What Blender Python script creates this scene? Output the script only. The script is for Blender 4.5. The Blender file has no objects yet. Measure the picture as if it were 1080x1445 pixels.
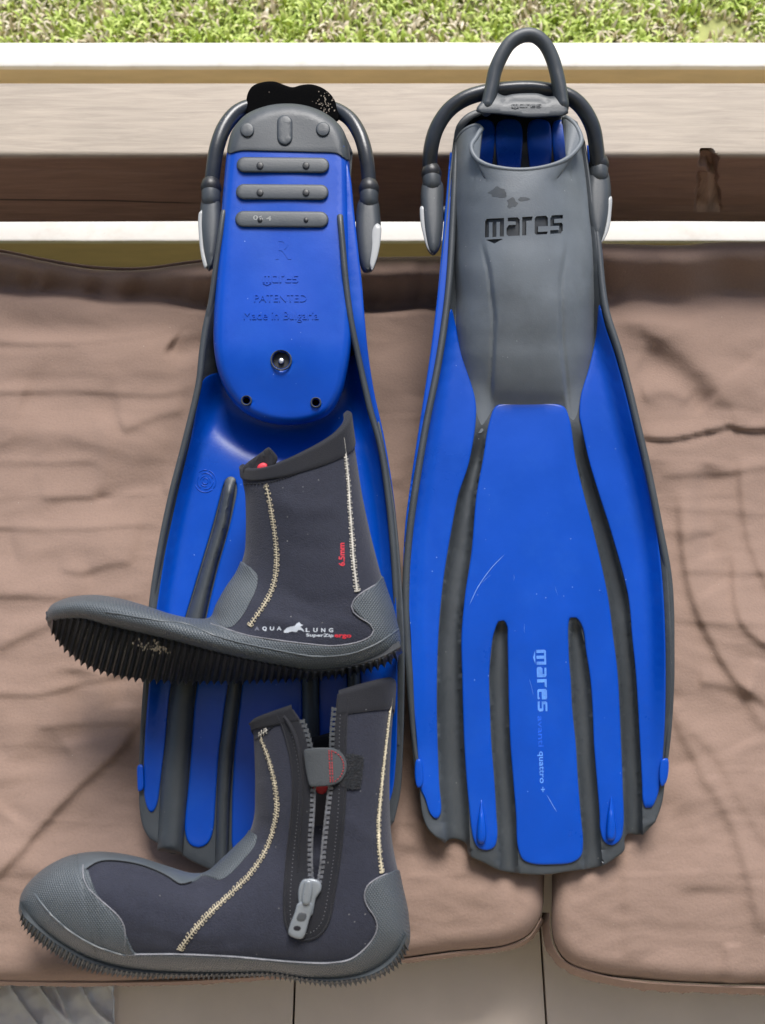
import bpy, bmesh, math, random
import numpy as np
from mathutils import Vector, Matrix, noise as mnoise
from mathutils.bvhtree import BVHTree
from mathutils.geometry import delaunay_2d_cdt
random.seed(7); np.random.seed(7)
R = math.radians
SC = bpy.context.scene
COL = SC.collection

# ------------------------------------------------------------------ camera
PITCH, FOC, CAMH = 66.0, 1303.0, 0.81          # degrees below the horizon, focal length in photo pixels, metres over the seat
cam_d = bpy.data.cameras.new('camera'); cam = bpy.data.objects.new('camera', cam_d); COL.objects.link(cam)
cam.location = (0, 0, CAMH); cam.rotation_euler = (R(90-PITCH), 0, 0)
cam_d.sensor_fit = 'VERTICAL'; cam_d.angle = 2*math.atan(722.5/FOC); cam_d.clip_start = 0.02; cam_d.clip_end = 500
cam_d.dof.use_dof = True; cam_d.dof.focus_distance = .84; cam_d.dof.aperture_fstop = 5.0; cam_d.sensor_height = 24
SC.camera = cam
# ------------------------------------------------------------------ sky, sun, exposure
SUN_EL, SUN_AZ = 52.0, 8.0                      # the light comes in from beyond the rail
wd = bpy.data.worlds.new('World'); SC.world = wd; wd.use_nodes = True
nt = wd.node_tree; nt.nodes.clear()
sky = nt.nodes.new('ShaderNodeTexSky'); sky.sky_type = 'NISHITA'; sky.sun_disc = False
sky.sun_elevation = R(SUN_EL); sky.sun_rotation = R(SUN_AZ); sky.dust_density = 2.5; sky.air_density = 1.0; sky.ozone_density = 1.0
bg = nt.nodes.new('ShaderNodeBackground'); bg.inputs[1].default_value = 0.08
wo = nt.nodes.new('ShaderNodeOutputWorld'); nt.links.new(sky.outputs[0], bg.inputs[0]); nt.links.new(bg.outputs[0], wo.inputs[0])
sl = bpy.data.lights.new('sun', 'SUN'); sl.energy = 2.0; sl.angle = R(26); sl.color = (1.0, 0.985, 0.96)
so = bpy.data.objects.new('sun', sl); COL.objects.link(so)
sd = Vector((math.sin(R(SUN_AZ))*math.cos(R(SUN_EL)), math.cos(R(SUN_AZ))*math.cos(R(SUN_EL)), math.sin(R(SUN_EL))))
so.rotation_euler = sd.to_track_quat('Z', 'Y').to_euler(); so.location = (0, 3, 4)
SC.view_settings.view_transform = 'Standard'; SC.view_settings.look = 'None'; SC.view_settings.gamma = 1
SC.view_settings.exposure = 1.02

# ------------------------------------------------------------------ pixel -> place
_c, _s = math.cos(R(90-PITCH)), math.sin(R(90-PITCH))
def rays(px, py):
    x = (np.asarray(px, float)-540)/FOC; y = -(np.asarray(py, float)-722.5)/FOC; z = -np.ones_like(x)
    return np.stack([x, y*_c - z*_s, y*_s + z*_c], -1)
CW = np.array([0, 0, CAMH])
def MW(px, py, z=0.0):
    """where the sight line of a photo pixel meets the level plane at height z"""
    d = rays(px, py); t = (z-CW[2])/d[..., 2]
    return CW + d*t[..., None]
def at_y(px, py, y):
    d = rays(px, py); t = y/d[..., 1]
    return CW + d*t[..., None]
SLOPE = 14.0
OF = np.array([0, 0.329, 0.0776])               # a point of the sloping plane both fins lie in
_fc, _fs = math.cos(R(SLOPE)), math.sin(R(SLOPE))
RF = np.array([[1, 0, 0], [0, _fc, -_fs], [0, _fs, _fc]])
CL = (CW-OF) @ RF
def MF(px, py, w=0.0):
    d = rays(px, py) @ RF; t = (w-CL[2])/d[..., 2]
    return CL + d*t[..., None]
MM = 0.00061                                    # metres per photo pixel on the fins, about

# ------------------------------------------------------------------ objects
def link(o, parent=None):
    COL.objects.link(o)
    if parent is not None: o.parent = parent
    return o
def mesh_obj(name, v, f, mat, parent=None, origin=None, smooth=True, sharp=None, mats=None, fm=None):
    v = np.asarray(v, float)
    if origin is not None: v = v - np.asarray(origin)
    me = bpy.data.meshes.new(name); me.from_pydata([tuple(p) for p in v], [], [tuple(int(i) for i in q) for q in f])
    me.validate(); me.update()
    if smooth:
        me.shade_smooth()
        if sharp: me.set_sharp_from_angle(angle=R(sharp))
    for m in (mats or [mat]): me.materials.append(m)
    if fm is not None and len(fm) == len(me.polygons): me.polygons.foreach_set('material_index', fm)
    return link(bpy.data.objects.new(name, me), parent)
def tag(o, label=None, cat=None, group=None, kind=None):
    if label: o['label'] = label
    if cat: o['category'] = cat
    if group: o['group'] = group
    if kind: o['kind'] = kind
    return o
def thing(name, label, cat, loc=(0, 0, 0), rot=(0, 0, 0), group=None):
    o = bpy.data.objects.new(name, None); o.location = loc; o.rotation_euler = rot; o.empty_display_size = .05
    link(o); return tag(o, label, cat, group)
def thingF(name, label, cat, e, group=None):
    """a thing whose frame is the fins' sloping plane, its base at plane point e"""
    return thing(name, label, cat, tuple(OF + RF @ np.asarray(e)), (R(SLOPE), 0, 0), group)
def stuff(o): o['kind'] = 'stuff'; return o

# ------------------------------------------------------------------ curves in photo pixels
def sm(pts, closed=False, step=4.0):
    """Catmull-Rom through the points, resampled every step"""
    P = np.asarray(pts, float); n = len(P); out = []
    idx = range(n if closed else n-1)
    for i in idx:
        if closed: p0, p1, p2, p3 = P[(i-1) % n], P[i], P[(i+1) % n], P[(i+2) % n]
        else: p0, p1, p2, p3 = P[max(i-1, 0)], P[i], P[i+1], P[min(i+2, n-1)]
        def tj(a, b): return max(np.linalg.norm(b-a), 1e-9)**.5
        t0 = 0; t1 = t0+tj(p0, p1); t2 = t1+tj(p1, p2); t3 = t2+tj(p2, p3)
        k = max(1, int(np.linalg.norm((p2-p1)[:2])/step))
        for j in range(k):
            t = t1+(t2-t1)*j/k
            if t1-t0 < 1e-3 and True: A1 = p1
            else: A1 = (t1-t)/(t1-t0)*p0+(t-t0)/(t1-t0)*p1
            A2 = (t2-t)/(t2-t1)*p1+(t-t1)/(t2-t1)*p2
            A3 = p2 if t3-t2 < 1e-3 else (t3-t)/(t3-t2)*p2+(t-t2)/(t3-t2)*p3
            B1 = A2 if t2-t0 < 1e-3 else (t2-t)/(t2-t0)*A1+(t-t0)/(t2-t0)*A2
            B2 = A2 if t3-t1 < 1e-3 else (t3-t)/(t3-t1)*A2+(t-t1)/(t3-t1)*A3
            out.append((t2-t)/(t2-t1)*B1+(t-t1)/(t2-t1)*B2)
    if not closed: out.append(P[-1])
    return np.array(out)
def sample(P, n):
    P = np.asarray(P, float); s = np.r_[0, np.cumsum(np.linalg.norm(np.diff(P, axis=0), axis=1))]
    t = np.linspace(0, s[-1], n); return np.stack([np.interp(t, s, P[:, k]) for k in range(P.shape[1])], 1)
def seg_dist(p, poly, closed=False, side=False):
    p = np.asarray(p, float); A = np.asarray(poly, float)[:, :2]
    B = np.roll(A, -1, 0) if closed else A[1:]
    A = A if closed else A[:-1]
    best = np.full(len(p), 1e9); tt = np.zeros(len(p)); sg = np.zeros(len(p)); n = len(A)
    for c in range(0, len(p), 4000):
        q = p[c:c+4000, None, :]; ab = (B-A)[None]; ap = q-A[None]
        t = np.clip((ap*ab).sum(-1)/np.maximum((ab*ab).sum(-1), 1e-12), 0, 1)
        d = np.linalg.norm(ap-ab*t[..., None], axis=-1); k = d.argmin(1); r = np.arange(len(k))
        best[c:c+4000] = d[r, k]; tt[c:c+4000] = (k+t[r, k])/n
        if side:
            abk = ab[0, k]; apk = ap[r, k]; sg[c:c+4000] = np.sign(abk[:, 0]*apk[:, 1]-abk[:, 1]*apk[:, 0])
    return (best, tt, sg) if side else (best, tt)
def inside(p, poly):
    p = np.asarray(p, float); x, y = p[:, 0], p[:, 1]; c = np.zeros(len(p), bool); Q = np.asarray(poly, float)
    j = len(Q)-1
    for i in range(len(Q)):
        yi, yj = Q[i, 1], Q[j, 1]
        if yi != yj:
            m = ((yi > y) != (yj > y)) & (x < (Q[j, 0]-Q[i, 0])*(y-yi)/(yj-yi)+Q[i, 0]); c ^= m
        j = i
    return c
def smooth01(x): x = np.clip(x, 0, 1); return x*x*(3-2*x)

def tri_fill(poly, spacing, rings=(), extra=None):
    """triangulate a closed outline with inner points; returns points, faces, distance to the outline"""
    poly = np.asarray(poly, float)[:, :2]; n = len(poly)
    lo, hi = poly.min(0), poly.max(0)
    xs = np.arange(lo[0], hi[0], spacing); ys = np.arange(lo[1], hi[1], spacing*.87)
    G = [np.stack([xs+(spacing/2 if k % 2 else 0), np.full(len(xs), y)], 1) for k, y in enumerate(ys)]
    G = np.concatenate(G) if len(G) else np.zeros((0, 2))
    G = G[inside(G, poly)] if len(G) else G
    mx = max(rings) if rings else 0
    if len(G): G = G[seg_dist(G, poly, True)[0] > max(mx+spacing*.45, spacing*.45)]
    pts = [poly, G]
    nx = np.roll(poly, -1, 0)-np.roll(poly, 1, 0); nn = np.stack([-nx[:, 1], nx[:, 0]], 1); nn /= np.maximum(np.linalg.norm(nn, axis=1)[:, None], 1e-9)
    area = 0.5*np.sum(poly[:, 0]*np.roll(poly[:, 1], -1)-np.roll(poly[:, 0], -1)*poly[:, 1])
    if area < 0: nn = -nn
    for r in rings:
        q = poly+nn*r; q = q[inside(q, poly)]
        if len(q):
            q = q[seg_dist(q, poly, True)[0] > r*.9]
            pts.append(q)
    if extra is not None and len(extra): 
        e = np.asarray(extra, float)
        if len(pts[1]):
            from_e = np.array([np.min(np.linalg.norm(e-g, axis=1)) for g in pts[1]]) if len(e)*len(pts[1]) < 4e6 else np.full(len(pts[1]), 99)
            pts[1] = pts[1][from_e > spacing*.35]
        pts.append(e[inside(e, poly)])
    allp = np.concatenate(pts)
    vs, es, fs, *_ = delaunay_2d_cdt([Vector((float(a), float(b))) for a, b in allp], [], [list(range(n))], 1, 1e-5)
    V = np.array([(v.x, v.y) for v in vs]); F = [list(f) for f in fs]
    return V, F
def border_edges(F):
    cnt = {}
    for f in F:
        for a, b in zip(f, f[1:]+f[:1]): cnt[(a, b)] = 1
    return [(a, b) for (a, b) in cnt if (b, a) not in cnt]
def slab(name, poly, top, thick, mat, parent, origin, bevel=3.0, bev_h=None, spacing=9.0, M=MF, sharp=None, extra=None, under=None, rings=None, closed_bottom=True):
    """a solid sheet: outline in photo pixels, upper face at height top(points), rounded edge, real thickness"""
    rg = rings if rings is not None else [bevel*.12, bevel*.4, bevel] if bevel > 0 else ()
    V, F = tri_fill(poly, spacing, rg, extra)
    h = top(V) if callable(top) else np.full(len(V), float(top))
    bh = bevel*MM if bev_h is None else bev_h
    d = seg_dist(V, poly, True)[0]
    if bevel > 0: x = np.clip(1-d/bevel, 0, 1); h = h-bh*(1-np.sqrt(np.maximum(1-x*x, 0)))
    P = M(V[:, 0], V[:, 1], h)
    hb = (top(V) if callable(top) else np.full(len(V), float(top)))-thick if under is None else (under(V) if callable(under) else np.full(len(V), float(under)))
    hb = np.minimum(hb, h-1e-4)
    n = len(V); a = P[F[0][1]]-P[F[0][0]]; b = P[F[0][2]]-P[F[0][0]]
    if np.cross(a[:3], b[:3])[2] < 0: F = [f[::-1] for f in F]
    be = border_edges(F)
    if closed_bottom:
        Q = np.concatenate([P, M(V[:, 0], V[:, 1], hb)])
        Fs = F+[[i+n for i in f[::-1]] for f in F]+[[b_, a_, a_+n, b_+n] for a_, b_ in be]
    else:
        ids = sorted({i for e in be for i in e}); mp = {i: n+k for k, i in enumerate(ids)}
        Q = np.concatenate([P, M(V[ids, 0], V[ids, 1], hb[ids])])
        Fs = F+[[b_, a_, mp[a_], mp[b_]] for a_, b_ in be]
    return mesh_obj(name, Q, Fs, mat, parent, origin, True, sharp or 50)
def frames(P):
    T = np.gradient(P, axis=0); T /= np.maximum(np.linalg.norm(T, axis=1)[:, None], 1e-12)
    N = np.zeros_like(P); up = np.array([0, 0, 1.0])
    if abs(T[0] @ up) > .9: up = np.array([0, 1.0, 0])
    n = up-T[0]*(up @ T[0]); N[0] = n/np.linalg.norm(n)
    for i in range(1, len(P)):
        n = N[i-1]-T[i]*(N[i-1] @ T[i]); N[i] = n/max(np.linalg.norm(n), 1e-12)
    return T, N, np.cross(T, N)
def tube_geo(P, r, seg=12, ry=None, caps=True):
    P = np.asarray(P, float); r = r(len(P)) if callable(r) else r; r = np.broadcast_to(np.asarray(r, float), (len(P),)).copy(); ry = r if ry is None else np.broadcast_to(np.asarray(ry, float), (len(P),)).copy()
    T, N, B = frames(P); rings = []
    if caps and seg > 5:
        r0, y0 = r[0], ry[0]; r1, y1 = r[-1], ry[-1]
        pre = [(P[0]-T[0]*r0*math.sin(a)*.9, math.cos(a)) for a in (1.5, 1.1, .6)]
        post = [(P[-1]+T[-1]*r1*math.sin(a)*.9, math.cos(a)) for a in (.6, 1.1, 1.5)]
        P = np.concatenate([[p for p, _ in pre], P, [p for p, _ in post]])
        r = np.r_[[r0*c for _, c in pre], r, [r1*c for _, c in post]]; ry = np.r_[[y0*c for _, c in pre], ry, [y1*c for _, c in post]]
        N = np.concatenate([[N[0]]*3, N, [N[-1]]*3]); B = np.concatenate([[B[0]]*3, B, [B[-1]]*3])
    a = np.arange(seg)*2*math.pi/seg
    V = (P[:, None]+N[:, None]*(np.cos(a)[None, :, None]*r[:, None, None])+B[:, None]*(np.sin(a)[None, :, None]*ry[:, None, None])).reshape(-1, 3)
    n = len(P); F = []
    for i in range(n-1):
        for j in range(seg):
            k = (j+1) % seg; F.append([i*seg+j, i*seg+k, (i+1)*seg+k, (i+1)*seg+j])
    F.append(list(range(seg))[::-1]); F.append([(n-1)*seg+j for j in range(seg)])
    return V, F
def tube(name, P, r, mat, parent, origin, seg=12, ry=None, sharp=60, caps=True):
    V, F = tube_geo(P, r, seg, ry, caps); return mesh_obj(name, V, F, mat, parent, origin, True, sharp)
class Join:
    def __init__(s): s.V = []; s.F = []; s.n = 0
    def add(s, V, F):
        V = np.asarray(V, float); s.V.append(V); s.F += [[i+s.n for i in f] for f in F]; s.n += len(V)
    def box(s, c, ax, ay, az):
        c = np.asarray(c); V = [c+np.asarray(ax)*i+np.asarray(ay)*j+np.asarray(az)*k for k in (-1, 1) for j in (-1, 1) for i in (-1, 1)]
        s.add(V, [[0, 2, 3, 1], [4, 5, 7, 6], [0, 1, 5, 4], [2, 6, 7, 3], [0, 4, 6, 2], [1, 3, 7, 5]])
    def build(s, name, mat, parent=None, origin=None, smooth=False, sharp=None): return mesh_obj(name, np.concatenate(s.V), s.F, mat, parent, origin, smooth, sharp)
def box_obj(name, lo, hi, mat, parent=None, bevel=0.002, origin=None):
    bm = bmesh.new(); bmesh.ops.create_cube(bm, size=1)
    for v in bm.verts: v.co = Vector([(lo[k]+hi[k])/2+v.co[k]*(hi[k]-lo[k]) for k in range(3)])
    if bevel: bmesh.ops.bevel(bm, geom=bm.edges[:], offset=bevel, segments=2, affect='EDGES', profile=.6)
    V = [v.co[:] for v in bm.verts]; F = [[v.index for v in f.verts] for f in bm.faces]; bm.free()
    return mesh_obj(name, V, F, mat, parent, origin, True, 35)
def boolean_cut(o, cutter):
    m = o.modifiers.new('cut', 'BOOLEAN'); m.operation = 'DIFFERENCE'; m.solver = 'EXACT'; m.material_mode = 'TRANSFER'; m.object = cutter
    bpy.context.view_layer.update()
    dg = bpy.context.evaluated_depsgraph_get(); me = bpy.data.meshes.new_from_object(o.evaluated_get(dg))
    o.modifiers.clear(); old = o.data; me.name = old.name; o.data = me
    me.shade_smooth(); me.set_sharp_from_angle(angle=R(40))
    bpy.data.objects.remove(cutter, do_unlink=True)

# ------------------------------------------------------------------ materials
def mat(name, col, rough=.5, var=.15, vscale=30, bump=.0, bscale=300, spec=.5, specks=0, speck_col=(.5, .48, .42), aniso=None, sheen=0, rvar=.1, coat=0, metal=0, alpha=1, dirt=0, dirt_col=(.3, .27, .22), dscale=8, detail=6, trans=0):
    m = bpy.data.materials.new(name); m.use_nodes = True; t = m.node_tree; N = t.nodes; L = t.links
    b = N['Principled BSDF']; tc = N.new('ShaderNodeTexCoord'); src = tc.outputs['Object']
    mp = N.new('ShaderNodeMapping'); mp.inputs['Scale'].default_value = aniso or (1, 1, 1); L.new(src, mp.inputs[0])
    nz = N.new('ShaderNodeTexNoise'); nz.inputs['Scale'].default_value = vscale; nz.inputs['Detail'].default_value = detail; nz.inputs['Roughness'].default_value = .6; L.new(mp.outputs[0], nz.inputs['Vector'])
    cr = N.new('ShaderNodeMix'); cr.data_type = 'RGBA'
    cr.inputs[6].default_value = (*[c*(1-var) for c in col], 1); cr.inputs[7].default_value = (*[min(1, c*(1+var)) for c in col], 1)
    mr = N.new('ShaderNodeMapRange'); mr.inputs[1].default_value = .3; mr.inputs[2].default_value = .7; L.new(nz.outputs[0], mr.inputs[0]); L.new(mr.outputs[0], cr.inputs[0])
    out = cr.outputs[2]
    if dirt:
        dn = N.new('ShaderNodeTexNoise'); dn.inputs['Scale'].default_value = dscale; dn.inputs['Detail'].default_value = 8; dn.inputs['Roughness'].default_value = .7; L.new(src, dn.inputs['Vector'])
        dr = N.new('ShaderNodeMapRange'); dr.inputs[1].default_value = .5; dr.inputs[2].default_value = .8; dr.inputs[4].default_value = dirt; L.new(dn.outputs[0], dr.inputs[0])
        dm = N.new('ShaderNodeMix'); dm.data_type = 'RGBA'; L.new(dr.outputs[0], dm.inputs[0]); L.new(out, dm.inputs[6]); dm.inputs[7].default_value = (*dirt_col, 1); out = dm.outputs[2]
    if specks:
        vo = N.new('ShaderNodeTexVoronoi'); vo.inputs['Scale'].default_value = 260; L.new(src, vo.inputs['Vector'])
        n2 = N.new('ShaderNodeTexNoise'); n2.inputs['Scale'].default_value = 25; n2.inputs['Detail'].default_value = 3; L.new(src, n2.inputs['Vector'])
        r1 = N.new('ShaderNodeMapRange'); r1.inputs[1].default_value = .16; r1.inputs[2].default_value = .08; L.new(vo.outputs['Distance'], r1.inputs[0])
        sx = N.new('ShaderNodeSeparateColor'); L.new(vo.outputs['Color'], sx.inputs[0])
        g = N.new('ShaderNodeMath'); g.operation = 'GREATER_THAN'; g.inputs[1].default_value = 1-specks; L.new(sx.outputs[0], g.inputs[0])
        m2 = N.new('ShaderNodeMath'); m2.operation = 'MULTIPLY'; L.new(r1.outputs[0], m2.inputs[0]); L.new(g.outputs[0], m2.inputs[1])
        m3 = N.new('ShaderNodeMath'); m3.operation = 'MULTIPLY'; L.new(m2.outputs[0], m3.inputs[0]); L.new(n2.outputs[0], m3.inputs[1])
        sm_ = N.new('ShaderNodeMix'); sm_.data_type = 'RGBA'; L.new(m3.outputs[0], sm_.inputs[0]); L.new(out, sm_.inputs[6]); sm_.inputs[7].default_value = (*speck_col, 1); out = sm_.outputs[2]
    L.new(out, b.inputs['Base Color'])
    rr = N.new('ShaderNodeMapRange'); rr.inputs[3].default_value = max(.02, rough-rvar); rr.inputs[4].default_value = min(1, rough+rvar); L.new(nz.outputs[0], rr.inputs[0]); L.new(rr.outputs[0], b.inputs['Roughness'])
    b.inputs['Specular IOR Level'].default_value = spec; b.inputs['Metallic'].default_value = metal
    if sheen: b.inputs['Sheen Weight'].default_value = sheen; b.inputs['Sheen Roughness'].default_value = .5
    if coat: b.inputs['Coat Weight'].default_value = coat; b.inputs['Coat Roughness'].default_value = .25
    if trans: b.inputs['Transmission Weight'].default_value = trans
    if alpha < 1: b.inputs['Alpha'].default_value = alpha
    if bump:
        bn = N.new('ShaderNodeTexNoise'); bn.inputs['Scale'].default_value = bscale; bn.inputs['Detail'].default_value = 4; L.new(mp.outputs[0], bn.inputs['Vector'])
        bp = N.new('ShaderNodeBump'); bp.inputs['Strength'].default_value = bump; bp.inputs['Distance'].default_value = .001; L.new(bn.outputs[0], bp.inputs['Height']); L.new(bp.outputs[0], b.inputs['Normal'])
    m['base_out'] = 0
    return m
def add_pattern_bump(m, scale, kind='BANDS', rot=(0, 0, 0), strength=.4, second=None, dist=.0006):
    """woven or cross-hatched fine relief"""
    t = m.node_tree; N = t.nodes; L = t.links; b = N['Principled BSDF']; tc = N.new('ShaderNodeTexCoord')
    def wave(r):
        mp = N.new('ShaderNodeMapping'); mp.inputs['Rotation'].default_value = r; L.new(tc.outputs['Object'], mp.inputs[0])
        w = N.new('ShaderNodeTexWave'); w.inputs['Scale'].default_value = scale; w.inputs['Distortion'].default_value = .6; w.inputs['Detail'].default_value = 1; L.new(mp.outputs[0], w.inputs['Vector']); return w.outputs['Fac']
    h = wave(rot)
    if second is not None:
        a = N.new('ShaderNodeMath'); a.operation = 'MULTIPLY'; L.new(h, a.inputs[0]); L.new(wave(second), a.inputs[1]); h = a.outputs[0]
    bp = N.new('ShaderNodeBump'); bp.inputs['Strength'].default_value = strength; bp.inputs['Distance'].default_value = dist; L.new(h, bp.inputs['Height'])
    if b.inputs['Normal'].is_linked: L.new(b.inputs['Normal'].links[0].from_socket, bp.inputs['Normal'])
    L.new(bp.outputs[0], b.inputs['Normal'])
    return m
# ================================================================== materials of the setting
CLOTH = mat('brown_cotton', (.280, .194, .154), .88, .05, 420, .35, 420, spec=.15, sheen=.05, dirt=.35, dirt_col=(.222, .148, .112), dscale=6, specks=.006, speck_col=(.5, .45, .4))
add_pattern_bump(CLOTH, 420, rot=(0, 0, 0), second=(0, 0, R(90)), strength=.25, dist=.0004)
TILE = mat('glazed_floor_tile', (.86, .73, .63), .35, .06, 9, .05, 60, spec=.4, dirt=.15, dirt_col=(.74, .65, .55))
GROUT = mat('tile_grout', (.07, .05, .035), .9, .2, 50)
CREAM = mat('cream_painted_wood', (.86, .82, .73), .6, .05, 12, .3, 90, dirt=.35, specks=.02, speck_col=(.3,.2,.1), dirt_col=(.45, .33, .2), dscale=20)
TAN = mat('yellow_painted_board', (.70, .55, .33), .6, .1, 10, .15, 90, aniso=(1, 6, 6), specks=.02, speck_col=(.12, .07, .03))
SOIL = mat('lawn_soil', (.36, .38, .13), .95, .4, 14, .5, 80)
CEIL = mat('pale_bounce_ceiling', (.74, .70, .62), .7, .05, 8)
WALLM = mat('pale_bounce_wall', (.76, .72, .64), .8, .05, 5)
def wood(name, col_front, col_top):
    m = bpy.data.materials.new(name); m.use_nodes = True; t = m.node_tree; N = t.nodes; L = t.links; b = N['Principled BSDF']
    tc = N.new('ShaderNodeTexCoord'); mp = N.new('ShaderNodeMapping'); mp.inputs['Scale'].default_value = (6, 70, 70); L.new(tc.outputs['Object'], mp.inputs[0])
    nz = N.new('ShaderNodeTexNoise'); nz.inputs['Scale'].default_value = 2.2; nz.inputs['Detail'].default_value = 8; nz.inputs['Roughness'].default_value = .65; nz.inputs['Distortion'].default_value = .6; L.new(mp.outputs[0], nz.inputs['Vector'])
    n2 = N.new('ShaderNodeTexNoise'); n2.inputs['Scale'].default_value = 7; n2.inputs['Detail'].default_value = 5; L.new(tc.outputs['Object'], n2.inputs['Vector'])
    sx = N.new('ShaderNodeSeparateXYZ'); L.new(tc.outputs['Object'], sx.inputs[0])
    # paler colour on the top face, front colour below the arris
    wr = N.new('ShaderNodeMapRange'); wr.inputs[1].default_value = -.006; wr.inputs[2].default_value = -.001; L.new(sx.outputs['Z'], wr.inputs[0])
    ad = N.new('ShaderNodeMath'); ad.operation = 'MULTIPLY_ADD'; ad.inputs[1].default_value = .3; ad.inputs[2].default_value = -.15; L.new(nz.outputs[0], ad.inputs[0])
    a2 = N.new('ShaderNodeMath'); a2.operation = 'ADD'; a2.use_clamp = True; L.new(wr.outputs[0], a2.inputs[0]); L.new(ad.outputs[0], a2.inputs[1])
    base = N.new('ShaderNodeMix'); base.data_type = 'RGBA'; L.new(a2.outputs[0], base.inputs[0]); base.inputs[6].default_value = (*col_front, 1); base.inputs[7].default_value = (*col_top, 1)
    gr = N.new('ShaderNodeMapRange'); gr.inputs[1].default_value = .25; gr.inputs[2].default_value = .75; gr.inputs[3].default_value = .74; gr.inputs[4].default_value = 1.14; L.new(nz.outputs[0], gr.inputs[0])
    g2 = N.new('ShaderNodeMapRange'); g2.inputs[3].default_value = .85; g2.inputs[4].default_value = 1.12; L.new(n2.outputs[0], g2.inputs[0])
    mu = N.new('ShaderNodeMath'); mu.operation = 'MULTIPLY'; L.new(gr.outputs[0], mu.inputs[0]); L.new(g2.outputs[0], mu.inputs[1])
    # a long drying crack on the left of the front face
    wv = N.new('ShaderNodeTexNoise'); wv.inputs['Scale'].default_value = 6; wv.inputs['Detail'].default_value = 3; L.new(tc.outputs['Object'], wv.inputs['Vector'])
    zz = N.new('ShaderNodeMath'); zz.operation = 'MULTIPLY_ADD'; zz.inputs[1].default_value = .010; L.new(wv.outputs[0], zz.inputs[0]); L.new(sx.outputs['Z'], zz.inputs[2])
    x1 = N.new('ShaderNodeMath'); x1.operation = 'MULTIPLY_ADD'; x1.inputs[1].default_value = .028; L.new(sx.outputs['X'], x1.inputs[0]); L.new(zz.outputs[0], x1.inputs[2])
    x2 = N.new('ShaderNodeMath'); x2.operation = 'ADD'; x2.inputs[1].default_value = .0655; L.new(x1.outputs[0], x2.inputs[0])
    x3 = N.new('ShaderNodeMath'); x3.operation = 'ABSOLUTE'; L.new(x2.outputs[0], x3.inputs[0])
    x4 = N.new('ShaderNodeMapRange'); x4.inputs[1].default_value = .0006; x4.inputs[2].default_value = .0016; x4.inputs[3].default_value = .25; x4.inputs[4].default_value = 1; L.new(x3.outputs[0], x4.inputs[0])
    mx = N.new('ShaderNodeMath'); mx.operation = 'MAXIMUM'; L.new(x4.outputs[0], mx.inputs[0])
    xr = N.new('ShaderNodeMapRange'); xr.inputs[1].default_value = -.22; xr.inputs[2].default_value = -.18; L.new(sx.outputs['X'], xr.inputs[0]); L.new(xr.outputs[0], mx.inputs[1])
    m2 = N.new('ShaderNodeMath'); m2.operation = 'MULTIPLY'; L.new(mu.outputs[0], m2.inputs[0]); L.new(mx.outputs[0], m2.inputs[1])
    vm = N.new('ShaderNodeVectorMath'); vm.operation = 'SCALE'; L.new(base.outputs[2], vm.inputs[0]); L.new(m2.outputs[0], vm.inputs['Scale']); L.new(vm.outputs[0], b.inputs['Base Color'])
    b.inputs['Roughness'].default_value = .62
    bp = N.new('ShaderNodeBump'); bp.inputs['Strength'].default_value = .35; bp.inputs['Distance'].default_value = .0015; L.new(nz.outputs[0], bp.inputs['Height']); L.new(bp.outputs[0], b.inputs['Normal'])
    return m
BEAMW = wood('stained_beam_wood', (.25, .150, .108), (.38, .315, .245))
KNOT = mat('bare_split_wood', (.30, .20, .15), .7, .45, 60, .6, 200, aniso=(1, 1, .2))

# ================================================================== floor, lawn, porch
FZ = -.17; GZ = -.29
tag(mesh_obj('floor', *(lambda J: (np.concatenate(J.V), J.F))((lambda J: (J.box((0, -1.2, FZ-.053), (3, 0, 0), (0, 1.94, 0), (0, 0, .05)), J)[1])(Join())), GROUT, smooth=False), kind='structure')
floor = bpy.data.objects['floor']
xj = [float(MW(416, 1405, FZ)[0]), float(MW(768, 1405, FZ)[0])]; TW = xj[1]-xj[0]
tile_me = None
for i in range(-7, 7):
    for j in range(-5, 3):
        x0 = xj[0]+i*TW; y0 = -.16+j*TW
        if abs(x0) > 1.9 or y0+TW > .74: continue
        if tile_me is None:
            t_ = box_obj('tile', (.0009, .0009, -.008), (TW-.0009, TW-.0009, 0), TILE, floor, .0012); tile_me = t_.data
        else: t_ = bpy.data.objects.new('tile', tile_me); link(t_, floor)
        t_.location = (x0, y0, FZ+.004+random.uniform(-.0003, .0003))
tag(mesh_obj('lawn_ground', [(-40, .70, GZ), (40, .70, GZ), (40, 80, GZ), (-40, 80, GZ)], [[0, 1, 2, 3]], SOIL, smooth=False), kind='structure')
# unseen porch roof and house wall, added and kept pale to shape the light
o = box_obj('unseen_ceiling', (-3.5, -2.6, 2.0), (3.5, -.2, 2.06), CEIL, bevel=0); tag(o, kind='structure')
o = box_obj('wall', (-3.5, -2.75, FZ-.05), (3.5, -2.62, 2.06), WALLM, bevel=0); tag(o, kind='structure')

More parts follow.
